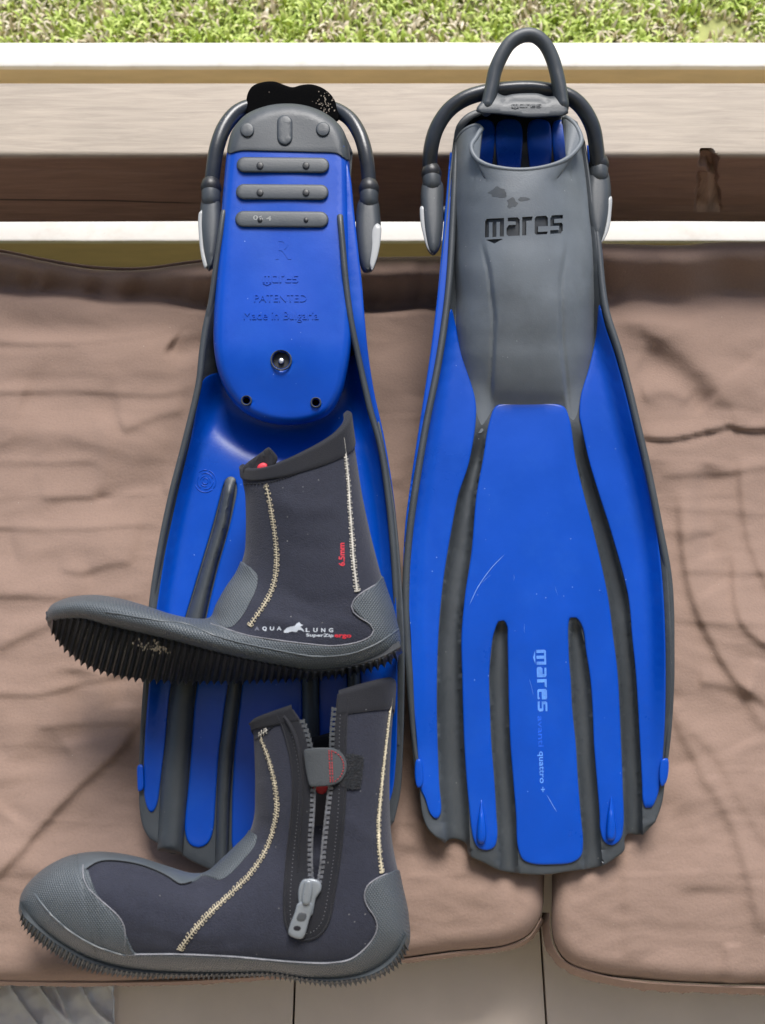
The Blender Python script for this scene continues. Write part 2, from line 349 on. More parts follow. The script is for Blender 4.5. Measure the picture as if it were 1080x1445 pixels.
def grass():
    n = 110000
    x = np.random.uniform(-1.9, 1.9, n); y = np.abs(np.random.beta(1.2, 2.2, n))*1.5+1.22
    cl = np.array([mnoise.noise(Vector((a*7, b*7, 0))) for a, b in zip(x, y)])
    c2 = np.array([mnoise.noise(Vector((a*22, b*22, 5))) for a, b in zip(x, y)])
    keep = (cl*.8+c2+np.random.uniform(-.3, .5, n)) > -.42; x, y, cl, c2 = x[keep], y[keep], cl[keep], c2[keep]; n = len(x)
    ang = np.random.uniform(0, 2*math.pi, n); L = np.random.uniform(.010, .030, n)*(1+.5*cl); W = np.random.uniform(.0014, .0040, n); lean = np.random.uniform(.3, 1.3, n)
    u = np.stack([np.cos(ang), np.sin(ang), 0*ang], 1); s = np.stack([-np.sin(ang), np.cos(ang), 0*ang], 1); z = np.array([0, 0, 1.0])
    V = np.zeros((n, 7, 3)); b = np.stack([x, y, np.full(n, GZ-.002)], 1)
    for k, (t, w) in enumerate(((0, .6), (.4, 1), (.75, .7))):
        a = lean*t*.9; p = b+u*(L*t*np.sin(a))[:, None]+z*(L*t*np.cos(a*.8))[:, None]
        V[:, 2*k] = p-s*(W*w)[:, None]; V[:, 2*k+1] = p+s*(W*w)[:, None]
    V[:, 6] = b+u*(L*np.sin(lean))[:, None]+z*(L*np.cos(lean*.95))[:, None]
    base = (np.arange(n)*7)[:, None]
    me = bpy.data.meshes.new('grass'); me.vertices.add(n*7); me.vertices.foreach_set('co', V.reshape(-1))
    q = np.concatenate([base+np.array([[0, 1, 3]]), base+np.array([[0, 3, 2]]), base+np.array([[2, 3, 5]]), base+np.array([[2, 5, 4]]), base+np.array([[4, 5, 6]])], 0)
    me.loops.add(len(q)*3); me.loops.foreach_set('vertex_index', q.reshape(-1).astype(np.int32)); me.polygons.add(len(q)); me.polygons.foreach_set('loop_start', (np.arange(len(q))*3).astype(np.int32))
    me.update(); me.validate()
    dry = (c2+.6*cl+np.random.uniform(-.35, .35, n)) < -.12
    g = np.random.uniform(0, 1, n)[:, None]
    cg = np.array([.38, .52, .07])*(1-g)+np.array([.68, .76, .24])*g; cd = np.array([.58, .48, .30])*(1-g)+np.array([.75, .68, .50])*g
    c = np.where(dry[:, None], cd, cg); at = me.attributes.new('tint', 'FLOAT_COLOR', 'POINT')
    at.data.foreach_set('color', np.repeat(np.c_[c, np.ones(n)], 7, axis=0).reshape(-1))
    m = bpy.data.materials.new('grass_blades'); m.use_nodes = True; t = m.node_tree; b_ = t.nodes['Principled BSDF']; a_ = t.nodes.new('ShaderNodeAttribute'); a_.attribute_name = 'tint'
    t.links.new(a_.outputs['Color'], b_.inputs['Base Color']); b_.inputs['Roughness'].default_value = .5; b_.inputs['Specular IOR Level'].default_value = .3
    me.materials.append(m); ob = link(bpy.data.objects.new('grass', me)); tag(ob, 'short sunlit grass with dry straw patches behind the rail', 'grass', kind='stuff')
grass()

# ================================================================== rails and beam
def rail(name, label, cat, y0, y1, z1, h, topm, facem):
    t = thing(name, label, cat, (0, y0, z1))
    def prism(nm, prof, m):
        xs = np.linspace(-1.7, 1.7, 90); V = []; F = []; k = len(prof)
        for i, x in enumerate(xs):
            for (yy, zz) in prof: V.append((x, yy+.0006*mnoise.noise(Vector((x*9, yy*50, 3))), zz+.0009*mnoise.noise(Vector((x*14, yy*60, 7)))))
        for i in range(len(xs)-1):
            for j in range(k): F.append([i*k+j, i*k+(j+1) % k, (i+1)*k+(j+1) % k, (i+1)*k+j][::-1])
        F.append(list(range(k))); F.append([(len(xs)-1)*k+j for j in range(k)][::-1])
        mesh_obj(nm, V, F, m, t, None, True, 40)
    d = y1-y0
    prism('top_cap', [(-.002, 0), (0, .0015), (d, .0015), (d+.002, 0), (d+.002, -.006), (-.002, -.006)], topm)
    prism('face_board', [(0, -.0065), (d, -.0065), (d, -h), (0, -h)], facem)
    return t
yr = 1.15
za = float(at_y(540, 92, yr)[2]); yb = float(MW(540, 62, za)[1])
rl = rail('porch_rail', 'cream topped rail with yellow tan face between the beam and the grass', 'rail', yr, yb, za, .10, CREAM, TAN)
for x in (-1.6, 1.6): o = box_obj('post', (x-.04, .005, GZ-za), (x+.04, yb-yr-.005, -.10), TAN, rl)
zc_ = -.20; y0 = float(MW(540, 338, zc_)[1])
rail('porch_kerb', 'cream topped low kerb seen through the gap under the dark beam', 'kerb', y0, 1.04, zc_, abs(GZ-zc_)+.01, CREAM, TAN)

BZ = .14
yb0 = float(MW(540, 218, BZ)[1]); yb1 = float(MW(540, 115, BZ)[1]); bh = BZ-float(at_y(540, 315, yb0)[2])
bt = thing('wooden_beam', 'square brown timber beam with pale top and split knot, carrying both fin heels', 'beam', (0, yb0, BZ))
kx0, kx1 = float(MW(985, 218, BZ)[0]), float(MW(1014, 218, BZ)[0]); kc = (kx0+kx1)/2; kw = (kx1-kx0)/2
xs = np.unique(np.r_[np.linspace(-1.5, 1.5, 160), np.linspace(kc-.03, kc+.065, 80)])
d = yb1-yb0; prof = []
r = .004
for (cy, cz, a0) in ((r, -r, 180), (d-r, -r, 90), (d-r, -bh+r, 0), (r, -bh+r, -90)):
    for a in (0, -30, -60, -90): prof.append((cy+r*math.cos(R(a0+a)), cz+r*math.sin(R(a0+a))))
# denser front face and top for the knot
front = [(0, z) for z in np.linspace(-bh+r, -r, 44)[1:-1]]
toprow = [(y, 0) for y in np.linspace(r, .03, 14)[1:]]
prof = prof[:4]+toprow+prof[4:]+front
V = []; F = []; k = len(prof); fmi = []
for x in xs:
    for (yy, zz) in prof:
        kce = kc*(1+1.06*(-zz)); u = (x-kce)/(kw*(.85+9*max(0, -zz-.02))); zt = zz
        wob = mnoise.noise(Vector((x*90, zz*90, 1)))
        dent = 0; 
        hole = smooth01((1.05+.5*wob-abs(u))/.55)*smooth01((zz+.024+.012*wob+.006*math.sin(u*2))/.005)*smooth01((.007-yy)/.003)
        scar = smooth01((1.15+.3*wob-abs(u+.1))/.3)*smooth01((zz+.080)/.012)*(1-smooth01((zz+.028)/.006))*(yy < .003)
        yy2 = yy+.011*hole+.005*scar*(.3+.9*abs(u)); zt = zz-.007*hole*(1-smooth01((-zz)/.006))*(yy < .004)
        yy2 += .0007*mnoise.noise(Vector((x*6, zz*80, 2)))*(yy < .003)
        V.append((x, yy2, zt+.0007*mnoise.noise(Vector((x*5, yy*60, 9)))))
n = len(xs)
for i in range(n-1):
    xm = (xs[i]+xs[i+1])/2
    for j in range(k):
        F.append([i*k+j, i*k+(j+1) % k, (i+1)*k+(j+1) % k, (i+1)*k+j]); yy, zz = prof[j]; u = abs(xm-kc*(1+1.06*(-zz)))/(kw*(.85+9*max(0, -zz-.02)))+.35*mnoise.noise(Vector((xm*120, zz*60, 5)))
        fmi.append(1 if (u < .8 and yy < .003 and -.080 < zz < -.026) else 0)
F.append(list(range(k))[::-1]); F.append([(n-1)*k+j for j in range(k)]); fmi += [0, 0]
F = [f[::-1] for f in F]
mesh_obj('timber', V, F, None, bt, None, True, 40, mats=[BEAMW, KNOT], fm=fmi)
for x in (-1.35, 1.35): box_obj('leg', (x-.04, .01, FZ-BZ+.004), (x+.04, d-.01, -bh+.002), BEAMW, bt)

# ================================================================== cushions
FOLDS = [
 ([(-20, 520), (70, 505), (160, 520), (250, 512)], 3.2, 24, .3), ([(-40, 620), (60, 600), (140, 622), (240, 640)], 3.5, 22, .4), ([(20, 780), (110, 765), (200, 768)], 3.2, 20, .4), ([(-40, 820), (60, 832), (130, 820)], 3.0, 16, .4), ([(30, 560), (100, 580), (170, 572)], -2.6, 20, .2), ([(0, 1050), (60, 1035), (120, 1058), (190, 1062)], 3.0, 20, .3), ([(10, 1150), (50, 1100), (100, 1060)], -3.0, 20, .2), ([(900, 640), (960, 690), (990, 760)], 3.4, 22, .3), ([(1000, 830), (1050, 900), (1090, 920)], 3.5, 20, .3), ([(960, 1080), (985, 1160), (990, 1260)], 3.4, 24, .3), ([(1040, 1050), (1075, 1110), (1110, 1150)], 3.5, 20, .3), ([(905, 470), (960, 462), (1030, 478), (1100, 470)], 3.0, 18, .3), ([(1040, 520), (1075, 560), (1120, 575)], 3.0, 18, .3),  # polyline in photo pixels, height mm, width px, crease sharpness (0 soft both sides, 1 sharp lower side)
 ([(-60, 428), (60, 430), (140, 440), (215, 447), (300, 446)], 4.5, 22, .2), ([(0, 462), (80, 468), (160, 470), (230, 462), (290, 450)], -5, 12, .5),
 ([(-50, 481), (90, 482), (200, 472), (290, 452)], 2.2, 5, .9), ([(235, 487), (255, 498), (275, 493), (300, 490)], -7, 8, .6),
 ([(-50, 554), (110, 551), (220, 556), (275, 549)], 1.6, 4, .8), ([(170, 606), (225, 583), (262, 577)], 3, 7, .6), ([(-30, 655), (60, 652), (140, 650)], .9, 4, .6),
 ([(55, 702), (130, 699), (200, 695), (250, 690)], 2.4, 5, .9), ([(133, 704), (175, 694), (236, 690)], -3, 6, .6), ([(-50, 742), (100, 746), (160, 742), (225, 738)], 2.0, 4, .9),
 ([(80, 799), (115, 806), (150, 795), (190, 792)], 2.2, 6, .8), ([(-50, 839), (110, 842), (215, 838)], 1.6, 4, .8), ([(-10, 915), (50, 886), (100, 868)], 3, 9, .6),
 ([(150, 590), (148, 640), (140, 700)], 2.0, 10, .1), ([(66, 600), (64, 690), (72, 720)], 1.5, 12, .1), ([(10, 540), (18, 640), (8, 700)], 1.5, 14, .1),
 ([(-50, 976), (60, 978), (125, 961), (200, 952)], 1.6, 4, .8), ([(-40, 1100), (60, 1094), (120, 1090)], 1.4, 7, .4), ([(50, 1027), (100, 1021), (190, 1020)], 1.4, 4, .8),
 ([(-40, 1262), (0, 1228), (60, 1160), (110, 1107), (150, 1072), (180, 1040), (203, 1004)], 5, 11, .9), ([(112, 945), (110, 990), (114, 1050)], -4, 16, .1), ([(168, 950), (172, 1000)], -3, 12, .1),
 ([(20, 1210), (60, 1230), (100, 1238)], 1.5, 14, .2),
 ([(865, 430), (930, 470), (985, 510), (1030, 560), (1060, 596)], 7, 20, .3), ([(900, 510), (945, 530), (1000, 575)], -4, 16, .2), ([(905, 558), (945, 550), (975, 566)], 2.5, 9, .4),
 ([(900, 614), (945, 617), (1000, 606), (1035, 598)], 5, 5, 1), ([(1018, 592), (1045, 603), (1130, 600)], 5, 5, 1), ([(930, 668), (1030, 665), (1052, 660), (1130, 652)], 2.0, 5, .7),
 ([(920, 714), (1000, 720), (1130, 728)], 1.0, 3.5, .7), ([(930, 748), (1010, 752)], .8, 3.5, .5), ([(960, 804), (1040, 808), (1130, 805)], 1.1, 3.5, .7), ([(945, 874), (1030, 880), (1130, 882)], 1.0, 3.5, .7),
 ([(962, 690), (966, 760), (980, 840), (1008, 905), (1048, 965), (1120, 1010)], 5, 8, .8), ([(1003, 655), (994, 720), (1002, 790)], -4, 12, .2), ([(1048, 645), (1052, 715), (1064, 775), (1100, 850)], 3.5, 7, .7),
 ([(1040, 778), (1040, 835), (1055, 885), (1120, 930)], 4, 7, .8), ([(985, 960), (1030, 968), (1060, 985)], 2.5, 6, .6), ([(948, 990), (968, 1040), (990, 1080), (1004, 1120)], 3, 9, .5), ([(960, 1010), (1010, 1060), (1050, 1130), (1090, 1200)], 3, 10, .4),
 ([(1000, 1095), (1036, 1160), (1062, 1240), (1078, 1320)], 4, 11, .5), ([(1070, 930), (1060, 980), (1085, 1030)], 3, 10, .4), ([(948, 840), (955, 900), (952, 980)], 1.6, 9, .2),
 ([(885, 1180), (888, 1260), (892, 1360)], 2, 10, .4), ([(1029, 1330), (1031, 1360), (1033, 1400)], 2.5, 7, .5), ([(940, 1160), (1000, 1230), (1020, 1330)], -1.6, 22, .1), ([(930, 1170), (960, 1180), (1000, 1178)], 1.2, 10, .2),
 ([(560, 1140), (600, 1160), (660, 1236)], 1.8, 14, .2), ([(570, 1230), (640, 1250), (720, 1262)], 1.6, 14, .2), ([(555, 1188), (590, 1196)], 1.2, 5, .5), ([(556, 690), (572, 640), (590, 560)], 3, 14, .2), ([(528, 430), (570, 440), (610, 430)], 3, 12, .3),
 ([(545, 1052), (600, 1060)], 1.6, 5, .8), ([(-20, 1340), (60, 1352), (150, 1372)], 1.4, 9, .3),
]
def cushion_height(p, side):
    x, y = p[:, 0], p[:, 1]
    z = .020*smooth01((760-y)/330)
    if side == 'L': yc = 418+.078*np.clip(x, -50, 330)+2*np.sin(x*.05); z = z-.022*smooth01((yc-y)/10)+.052*smooth01((yc-6-y)/60)
    else: yc = 430+7*np.sin(x*.021+1)+3*np.sin(x*.06); z = z-.012*smooth01((yc+24-y)/38)+.055*smooth01((yc-y)/90)
    z = z-.012*smooth01((y-1230)/150)-.010*smooth01((y-850)/250)
    for pl, a, w, sh in FOLDS:
        q = sm(pl, step=10)
        near = (x > q[:, 0].min()-5*w-10) & (x < q[:, 0].max()+5*w+10) & (y > q[:, 1].min()-5*w-10) & (y < q[:, 1].max()+5*w+10)
        if not near.any(): continue
        d, t, s = seg_dist(p[near], q, side=True); d = d/(1.8 if w < 9 else 1.4); a_ = a*1.15
        ends = smooth01(t*5)*smooth01((1-t)*5)+.0
        ww = np.where(s > 0, w*(1-.55*sh), w*(1+.9*sh))
        # lower side is the sharp one
        z[near] += a_*.001*np.exp(-(d/ww)**2)*ends
    nz = np.array([mnoise.noise(Vector((a*.007, b*.016, 1.7)))*.0042+mnoise.noise(Vector((a*.03+3, b*.055, 4)))*.0004+mnoise.noise(Vector((a*.02, b*.012, 9.2)))*.0014+abs(mnoise.noise(Vector((a*.016, b*.04, 21))))*-.0012 for a, b in p])
    z += nz
    if side == 'L':    # gathered folds of the shaded back edge
        m = smooth01((yc-2-y)/12); z += m*.006*np.array([mnoise.noise(Vector((a*.045+b*.01, b*.006, 33))) for a, b in p])
    # iron creases
    for cy in (588, 652, 700, 782, 845, 905, 1090, 1160, 1235):
        wob = 3*np.sin(x*.02+cy)
        z += .0005*np.exp(-((y-cy-wob)/2.6)**2)*(np.sin(x*.013+cy*1.7) > -.2)
    return z
def cushion(name, label, outline, side, ox):
    e = np.array([ox, .3, -.09]); t = thing(name, label, 'cushion', tuple(e))
    poly = sm(outline, True, 10)
    slab('cover', poly, lambda p: cushion_height(p, side), .085, CLOTH, t, e, bevel=26, bev_h=.024, spacing=4.6, M=MW, rings=(2, 6, 12, 19, 26), sharp=80, under=-.085, closed_bottom=False)
    return t, e
cl_, el = cushion('seat_cushion', 'brown cotton seat cushion on the left, under the boots and the sole-up fin',
   [(-330, 352), (-100, 352), (0, 356), (60, 368), (130, 380), (200, 381), (270, 372), (330, 366), (420, 364), (600, 362), (740, 360), (764, 372), (769, 440), (770, 800), (768, 1100), (768, 1240), (764, 1290), (748, 1318), (716, 1334), (640, 1343), (560, 1354), (420, 1372), (280, 1382), (160, 1386), (0, 1386), (-330, 1380)], 'L', -.2)
cr_, er = cushion('seat_cushion', 'brown cotton seat cushion on the right, under the tip of the upright blue fin',
   [(790, 344), (860, 344), (960, 346), (1010, 342), (1080, 341), (1330, 338), (1330, 1392), (1100, 1390), (1000, 1388), (900, 1382), (840, 1374), (800, 1358), (782, 1330), (779, 1240), (778, 1000), (777, 700), (777, 400)], 'R', .3)
def ruffle(parent, e, pts, z0, drop, out, seed, amp=2.2):
    q = sm(pts, step=2.2); n = len(q); T = np.gradient(q, axis=0); T /= np.linalg.norm(T, axis=1)[:, None]; Nn = np.stack([-T[:, 1], T[:, 0]], 1)
    if Nn[:, 1].mean() < 0: Nn = -Nn
    rows = []
    for k in range(6):
        f = k/5; wv = np.array([mnoise.noise(Vector((i*.16, k*.35, seed)))*amp*f+mnoise.noise(Vector((i*.5, k*.2, seed+3)))*amp*.6*f for i in range(n)])
        pp = q+Nn*(out*math.sin(f*1.5)+wv)[:, None] if out else q+Nn*wv[:, None]
        rows.append(MW(pp[:, 0], pp[:, 1], z0-drop*f))
    rows2 = [r_-np.array([0, -.0012, .0004]) for r_ in rows[::-1]]
    A = np.array(rows+rows2); m_ = len(A); V = A.reshape(-1, 3); F = []
    for k in range(m_):
        k2 = (k+1) % m_
        for i in range(n-1): F.append([k*n+i, k2*n+i, k2*n+i+1, k*n+i+1])
    return mesh_obj('ruffle', V, F, CLOTH, parent, e, True, 60)
ruffle(cr_, er, [(776, 1290), (779, 1330), (795, 1356), (840, 1375), (900, 1386), (1000, 1392), (1100, 1395), (1320, 1396)], -.036, .035, 10, 1.0, 3)
ruffle(cl_, el, [(-300, 1384), (0, 1386), (160, 1387), (280, 1384), (420, 1374), (560, 1356), (640, 1346), (716, 1336), (748, 1322), (764, 1296)], -.036, .03, 5, 8.0, 2.2)
# a narrow hem folded up along the left cushion's back edge
hem = sm([(-200, 344), (-60, 350), (0, 354), (60, 366), (130, 377), (200, 379), (270, 370), (300, 367)], step=6)
tube('hem', MW(hem[:, 0], hem[:, 1], -.012), .0018, CLOTH, cl_, el, 6)

# ================================================================== bench under the cushions
PLY = mat('bench_board_wood', (.2, .12, .07), .6, .2, 12, aniso=(1, 8, 8))
bn = thing('bench', 'brown slatted bench under the brown seat cushions', 'bench', (0, .3, FZ+.004))
for k in range(6):
    y = .04+k*.103; box_obj('slat', (-1.3, y-.3, .064), (1.3, y-.3+.085, .081), PLY, bn)
for x in (-1.2, 0, 1.2):
    box_obj('rail', (x-.03, -.28, .030), (x+.03, .35, .062), PLY, bn)
    for y in (-.22, .30): box_obj('leg', (x-.025, y-.025, 0), (x+.025, y+.025, .029), PLY, bn)

# ================================================================== plastic sheet on the floor
FILM = mat('translucent_plastic_film', (.95, .94, .95), .3, .05, 20, .2, 60, spec=.6, alpha=.8)
def film():
    e = MW(80, 1420, FZ)+np.array([0, 0, .006]); t = thing('plastic_bag', 'crumpled clear plastic bag on the tiles at the bottom left corner', 'plastic bag', tuple(e))
    nx, ny = 90, 60; V = []; F = []
    for j in range(ny):
        for i in range(nx):
            px = -120+i*(280/(nx-1)); py = 1330+j*(230/(ny-1)); edge = 3*mnoise.noise(Vector((j*.3, 2, 1))) if i == nx-1 else 0
            f = mnoise.noise(Vector((px*.022-py*.014, px*.004+py*.006, 3))); g = mnoise.noise(Vector((px*.02+py*.03, py*.03, 8)))
            z = FZ+.008+.012*math.exp(-(f/.07)**2)+.006*g+.0015*mnoise.noise(Vector((px*.1, py*.1, 2)))
            V.append(MW(px+edge, py, max(z, FZ+.006)))
    for j in range(ny-1):
        for i in range(nx-1): F.append([j*nx+i, (j+1)*nx+i, (j+1)*nx+i+1, j*nx+i+1])
    o = mesh_obj('film', V, F, FILM, t, e, True)
    rim = [MW(160+3*mnoise.noise(Vector((j*.3, 2, 1))), 1330+j*(230/(ny-1)), FZ+.010+.003*mnoise.noise(Vector((j*.2, 5, 5)))) for j in range(ny)]
    tube('seam', rim, .0011, FILM, t, e, 6)
film()
# ================================================================== fin materials
BLUE = mat('blue_polymer', (0, .064, .45), .30, .10, 14, .05, 500, spec=.38, rvar=.10, specks=.03, speck_col=(.35, .5, .9), dirt=.45, dirt_col=(.016, .11, .52), dscale=12)
POCK = mat('faded_grey_rubber', (.150, .170, .190), .50, .22, 10, .15, 700, spec=.5, rvar=.1, specks=.03, speck_col=(.5, .5, .48), dirt=.7, dirt_col=(.070, .080, .090), dscale=11)
GREY = mat('grey_rubber', (.048, .056, .064), .46, .15, 12, .12, 700, spec=.5, rvar=.08, specks=.015, speck_col=(.4, .4, .38), dirt=.45, dirt_col=(.092, .104, .115), dscale=16)
DARKR = mat('black_rubber', (.018, .019, .021), .42, .2, 15, .12, 600, spec=.5, specks=.03, speck_col=(.3, .27, .22), dirt=.2, dirt_col=(.05, .05, .05), dscale=20)
STRAPR = mat('strap_rubber', (.024, .028, .034), .30, .3, 16, .1, 500, spec=.5, specks=.05, speck_col=(.45, .42, .36), dirt=.4, dirt_col=(.085, .085, .085), dscale=18)
PADR = mat('pad_rubber', (.002, .002, .0022), .85, .2, 20, .2, 400, spec=.03, specks=.10, speck_col=(.4, .33, .27))
SILVER = mat('silver_plastic', (.40, .41, .41), .35, .05, 20, spec=.5)
STEEL = mat('dull_steel', (.55, .55, .56), .35, .1, 50, metal=1)
PRINT = mat('faded_white_print', (.10, .28, .86), .5, .35, 90)
SCRATCH = mat('pale_scratch', (.28, .45, .90), .5, .3, 60)
EMB = BLUE

# ------------------------------------------------------------------ lettering
TECH = {  # strokes of the squared logo letters on a unit-height grid
 'm': (1.25, [[(0, 0), (.26, 0), (.26, .82), (.10, 1), (0, .86)], [(.08, 1), (1.22, 1), (1.22, .80), (.2, .80)], [(.49, 0), (.75, 0), (.75, .9), (.49, .9)], [(.98, 0), (1.24, 0), (1.24, 1), (.98, 1)]]),
 'a': (.86, [[(.08, 1), (.72, 1), (.86, .86), (.86, .76), (.08, .80)], [(.6, 0), (.86, 0), (.86, .9), (.6, .9)], [(.0, .12), (.12, 0), (.7, 0), (.7, .16), (.0, .17)], [(0, .1), (.24, .1), (.24, .5), (0, .46)], [(0, .42), (.14, .60), (.7, .60), (.7, .43)]]),
 'r': (.66, [[(0, 0), (.27, 0), (.27, 1), (0, 1)], [(.2, 1), (.70, 1), (.62, .78), (.2, .78)]]),
 'e': (.86, [[(0, .12), (.22, .12), (.22, .9), (0, .88)], [(0, .88), (.12, 1), (.74, 1), (.86, .88), (.86, .86), (0, .86)], [(.64, .44), (.86, .44), (.86, .9), (.64, .9)], [(.2, .57), (.86, .57), (.86, .44), (.2, .44)], [(0, .10), (.10, 0), (.80, 0), (.86, .14), (.0, .14)]]),
 's': (.82, [[(.1, 1), (.82, 1), (.82, .80), (.0, .80)], [(0, .88), (.25, .88), (.25, .5), (0, .5)], [(0, .58), (.74, .58), (.82, .46), (.82, .42), (0, .42)], [(.58, .5), (.82, .5), (.82, .12), (.58, .12)], [(0, .2), (.82, .2), (.70, 0), (0, 0)]]),
}
def tech_text(txt, gap=.16):
    loops = []; x = 0
    for c in txt:
        w, st = TECH[c]
        for s in st: loops.append([(x+a, b) for a, b in s])
        if c == 'm': loops.append([(x+.04, -.13), (x+1.2, -.13), (x+.62, -.36)])
        x += w+gap
    V = []; faces = []
    for l in loops: faces.append(list(range(len(V), len(V)+len(l)))); V += [Vector(p) for p in l]
    vs, es, fs, *_ = delaunay_2d_cdt(V, [], faces, 1, 1e-5)
    return np.array([(v.x, v.y) for v in vs]), [list(f) for f in fs], x-gap
def font_text(txt, bold=0.0, res=3):
    cu = bpy.data.curves.new('t', 'FONT'); cu.body = txt; cu.size = 1.0; cu.offset = bold; cu.resolution_u = res; cu.fill_mode = 'FRONT'
    ob = bpy.data.objects.new('t', cu); COL.objects.link(ob); bpy.context.view_layer.update()
    me = bpy.data.meshes.new_from_object(ob.evaluated_get(bpy.context.evaluated_depsgraph_get()))
    V = np.array([v.co[:2] for v in me.vertices]); F = [list(p.vertices) for p in me.polygons]
    bpy.data.objects.remove(ob, do_unlink=True); bpy.data.meshes.remove(me); w = V[:, 0].max()
    return V, F, w
def place_text(name, geo, org, size, ang, place, lo, hi, m, parent, origin, width=None, shear=0.0, rot_up=0):
    """org = photo pixel of the text's lower left, ang = reading direction (deg, clockwise on the photo); place(px)->point, normal"""
    V, F, w = geo; sx = size if width is None else width/w
    x = V[:, 0]*sx+V[:, 1]*size*shear; y = V[:, 1]*size; c, s = math.cos(R(ang)), math.sin(R(ang))
    px = org[0]+x*c+y*s; py = org[1]+x*s-y*c
    P, Nn = place(px, py); n = len(P)
    if np.cross(P[F[0][1]]-P[F[0][0]], P[F[0][2]]-P[F[0][0]])[2] < 0: F = [f[::-1] for f in F]
    Q = np.concatenate([P+Nn*hi, P+Nn*lo]); be = border_edges(F)
    Fs = F+[[i+n for i in f[::-1]] for f in F]+[[b, a, a+n, b+n] for a, b in be]
    return mesh_obj(name, Q, Fs, m, parent, origin, False)
def flat_place(h):
    def f(px, py):
        hh = h(np.stack([px, py], 1)) if callable(h) else h
        P = MF(px, py, hh); return P, np.tile([0, 0, 1.0], (len(P), 1))
    return f
class Surf:
    def __init__(s, V, F): s.t = BVHTree.FromPolygons([Vector(p) for p in V], F)
    def __call__(s, px, py):
        px = np.atleast_1d(px); py = np.atleast_1d(py); D = rays(px, py) @ RF; P = []; N = []; last = None
        for i, d in enumerate(D):
            loc, no, _, _ = s.t.ray_cast(Vector(CL), Vector(d).normalized())
            if loc is None:
                q = MF(px[i], py[i], .05); loc, no, _, _ = s.t.find_nearest(Vector(q))
            if no.z < 0: no = -no
            P.append(loc[:]); N.append(no[:])
        return np.array(P), np.array(N)
def screw_disc(name, cx, cy, rpx, h, th, m, parent, e, n=20, bev=2):
    a = np.arange(n)*2*math.pi/n; poly = np.stack([cx+rpx*np.cos(a), cy+rpx*np.sin(a)], 1)
    return slab(name, poly, h, th, m, parent, e, bevel=bev, spacing=6, sharp=40)
def pill(x0, x1, y0, y1, tilt=0, n=10):
    r = (y1-y0)/2; cy = (y0+y1)/2; p = []
    if (x1-x0) >= (y1-y0):
        for a in np.linspace(90, 270, n): p.append((x0+r+r*math.cos(R(a)), cy-r*math.sin(R(a))))
        for a in np.linspace(-90, 90, n): p.append((x1-r+r*math.cos(R(a)), cy-r*math.sin(R(a))))
    else:
        r = (x1-x0)/2; cx = (x0+x1)/2
        for a in np.linspace(0, 180, n): p.append((cx+r*math.cos(R(a)), y0+r-r*math.sin(R(a))))
        for a in np.linspace(180, 360, n): p.append((cx+r*math.cos(R(a)), y1-r-r*math.sin(R(a))))
    p = np.array(p)
    # dense straight runs
    out = []
    for i in range(len(p)):
        a, b = p[i], p[(i+1) % len(p)]; k = max(1, int(np.linalg.norm(b-a)/8))
        for j in range(k): out.append(a+(b-a)*j/k)
    out = np.array(out); out[:, 1] += tilt*(out[:, 0]-(x0+x1)/2); return out
def band(px, py, w, off=0.0): return MF(px, py, w)

def between(L, Rr, v, n=60):
    pass
def channel(p, left, right, depth, y_top, power=2.4, shift=0.0):
    """recess between two borders given as (x, y) lists"""
    y = p[:, 1]; l = np.interp(y, [q[1] for q in left], [q[0] for q in left]); r = np.interp(y, [q[1] for q in right], [q[0] for q in right])
    m = (l+r)/2+shift*(r-l); hw = (r-l)/2
    t = np.where(p[:, 0] < m, (m-p[:, 0])/np.maximum(m-l, .5), (p[:, 0]-m)/np.maximum(r-m, .5))
    f = np.clip(1-np.abs(t)**power, 0, 1)*smooth01((y-y_top)/(60 if y_top == 596 else 22))
    return depth*f

# ================================================================== right fin, seen from above
eR = np.array([float(MF(760, 1200)[0]), float(MF(760, 1200)[1]), -.004])
finR = thingF('swim_fin', 'blue and grey swim fin on the right, foot pocket up, pull loop on its strap', 'swim fin', eR, 'pair of blue and grey swim fins')
outL = [(640, 196), (634, 250), (630, 300), (620, 400), (611, 480), (600, 550), (583, 660), (573, 740), (569.5, 820), (570, 870), (573, 950), (580, 1040), (586, 1090), (592, 1120), (596, 1150), (604, 1170), (616, 1182)]
outBot = [(628, 1190), (634, 1185), (642, 1184), (652, 1187), (659, 1193), (661, 1206), (682, 1217), (705, 1228), (735, 1233), (775, 1234), (800, 1230), (832, 1226), (852, 1221), (868, 1211), (881, 1200), (882, 1184), (886, 1177), (898, 1178), (908, 1178)]
outR = [(925, 1160), (934, 1135), (940, 1090), (946, 1020), (948, 920), (944, 820), (935, 740), (918, 660), (898, 582), (879, 500), (859, 432), (846, 360), (838, 290), (832, 240), (826, 200)]
heel = [(815, 172), (790, 158), (740, 150), (690, 152), (660, 162), (648, 176)]
sL, sR = sm(outL), sm(outR)
outlineR = np.concatenate([sm(outL)[:-1], sm(outBot, step=3), sm(outR), sm(heel)])
chL = ([(671, 560), (671, 600), (663, 650), (647, 700), (639, 740), (626, 820), (619, 900), (617, 1000), (620, 1100), (626, 1150), (630, 1200)], [(702, 560), (691, 600), (681, 650), (672, 700), (665, 780), (656, 840), (651, 900), (652, 950), (655, 1050), (661, 1130), (664, 1200)])
chR = ([(796, 560), (802, 600), (813, 650), (825, 700), (838, 750), (858, 840), (866, 900), (872, 950), (877, 1050), (880, 1110), (882, 1200)], [(819, 560), (820, 600), (831, 650), (846, 700), (862, 750), (886, 840), (892, 900), (897, 950), (903, 1050), (906, 1110), (908, 1200)])
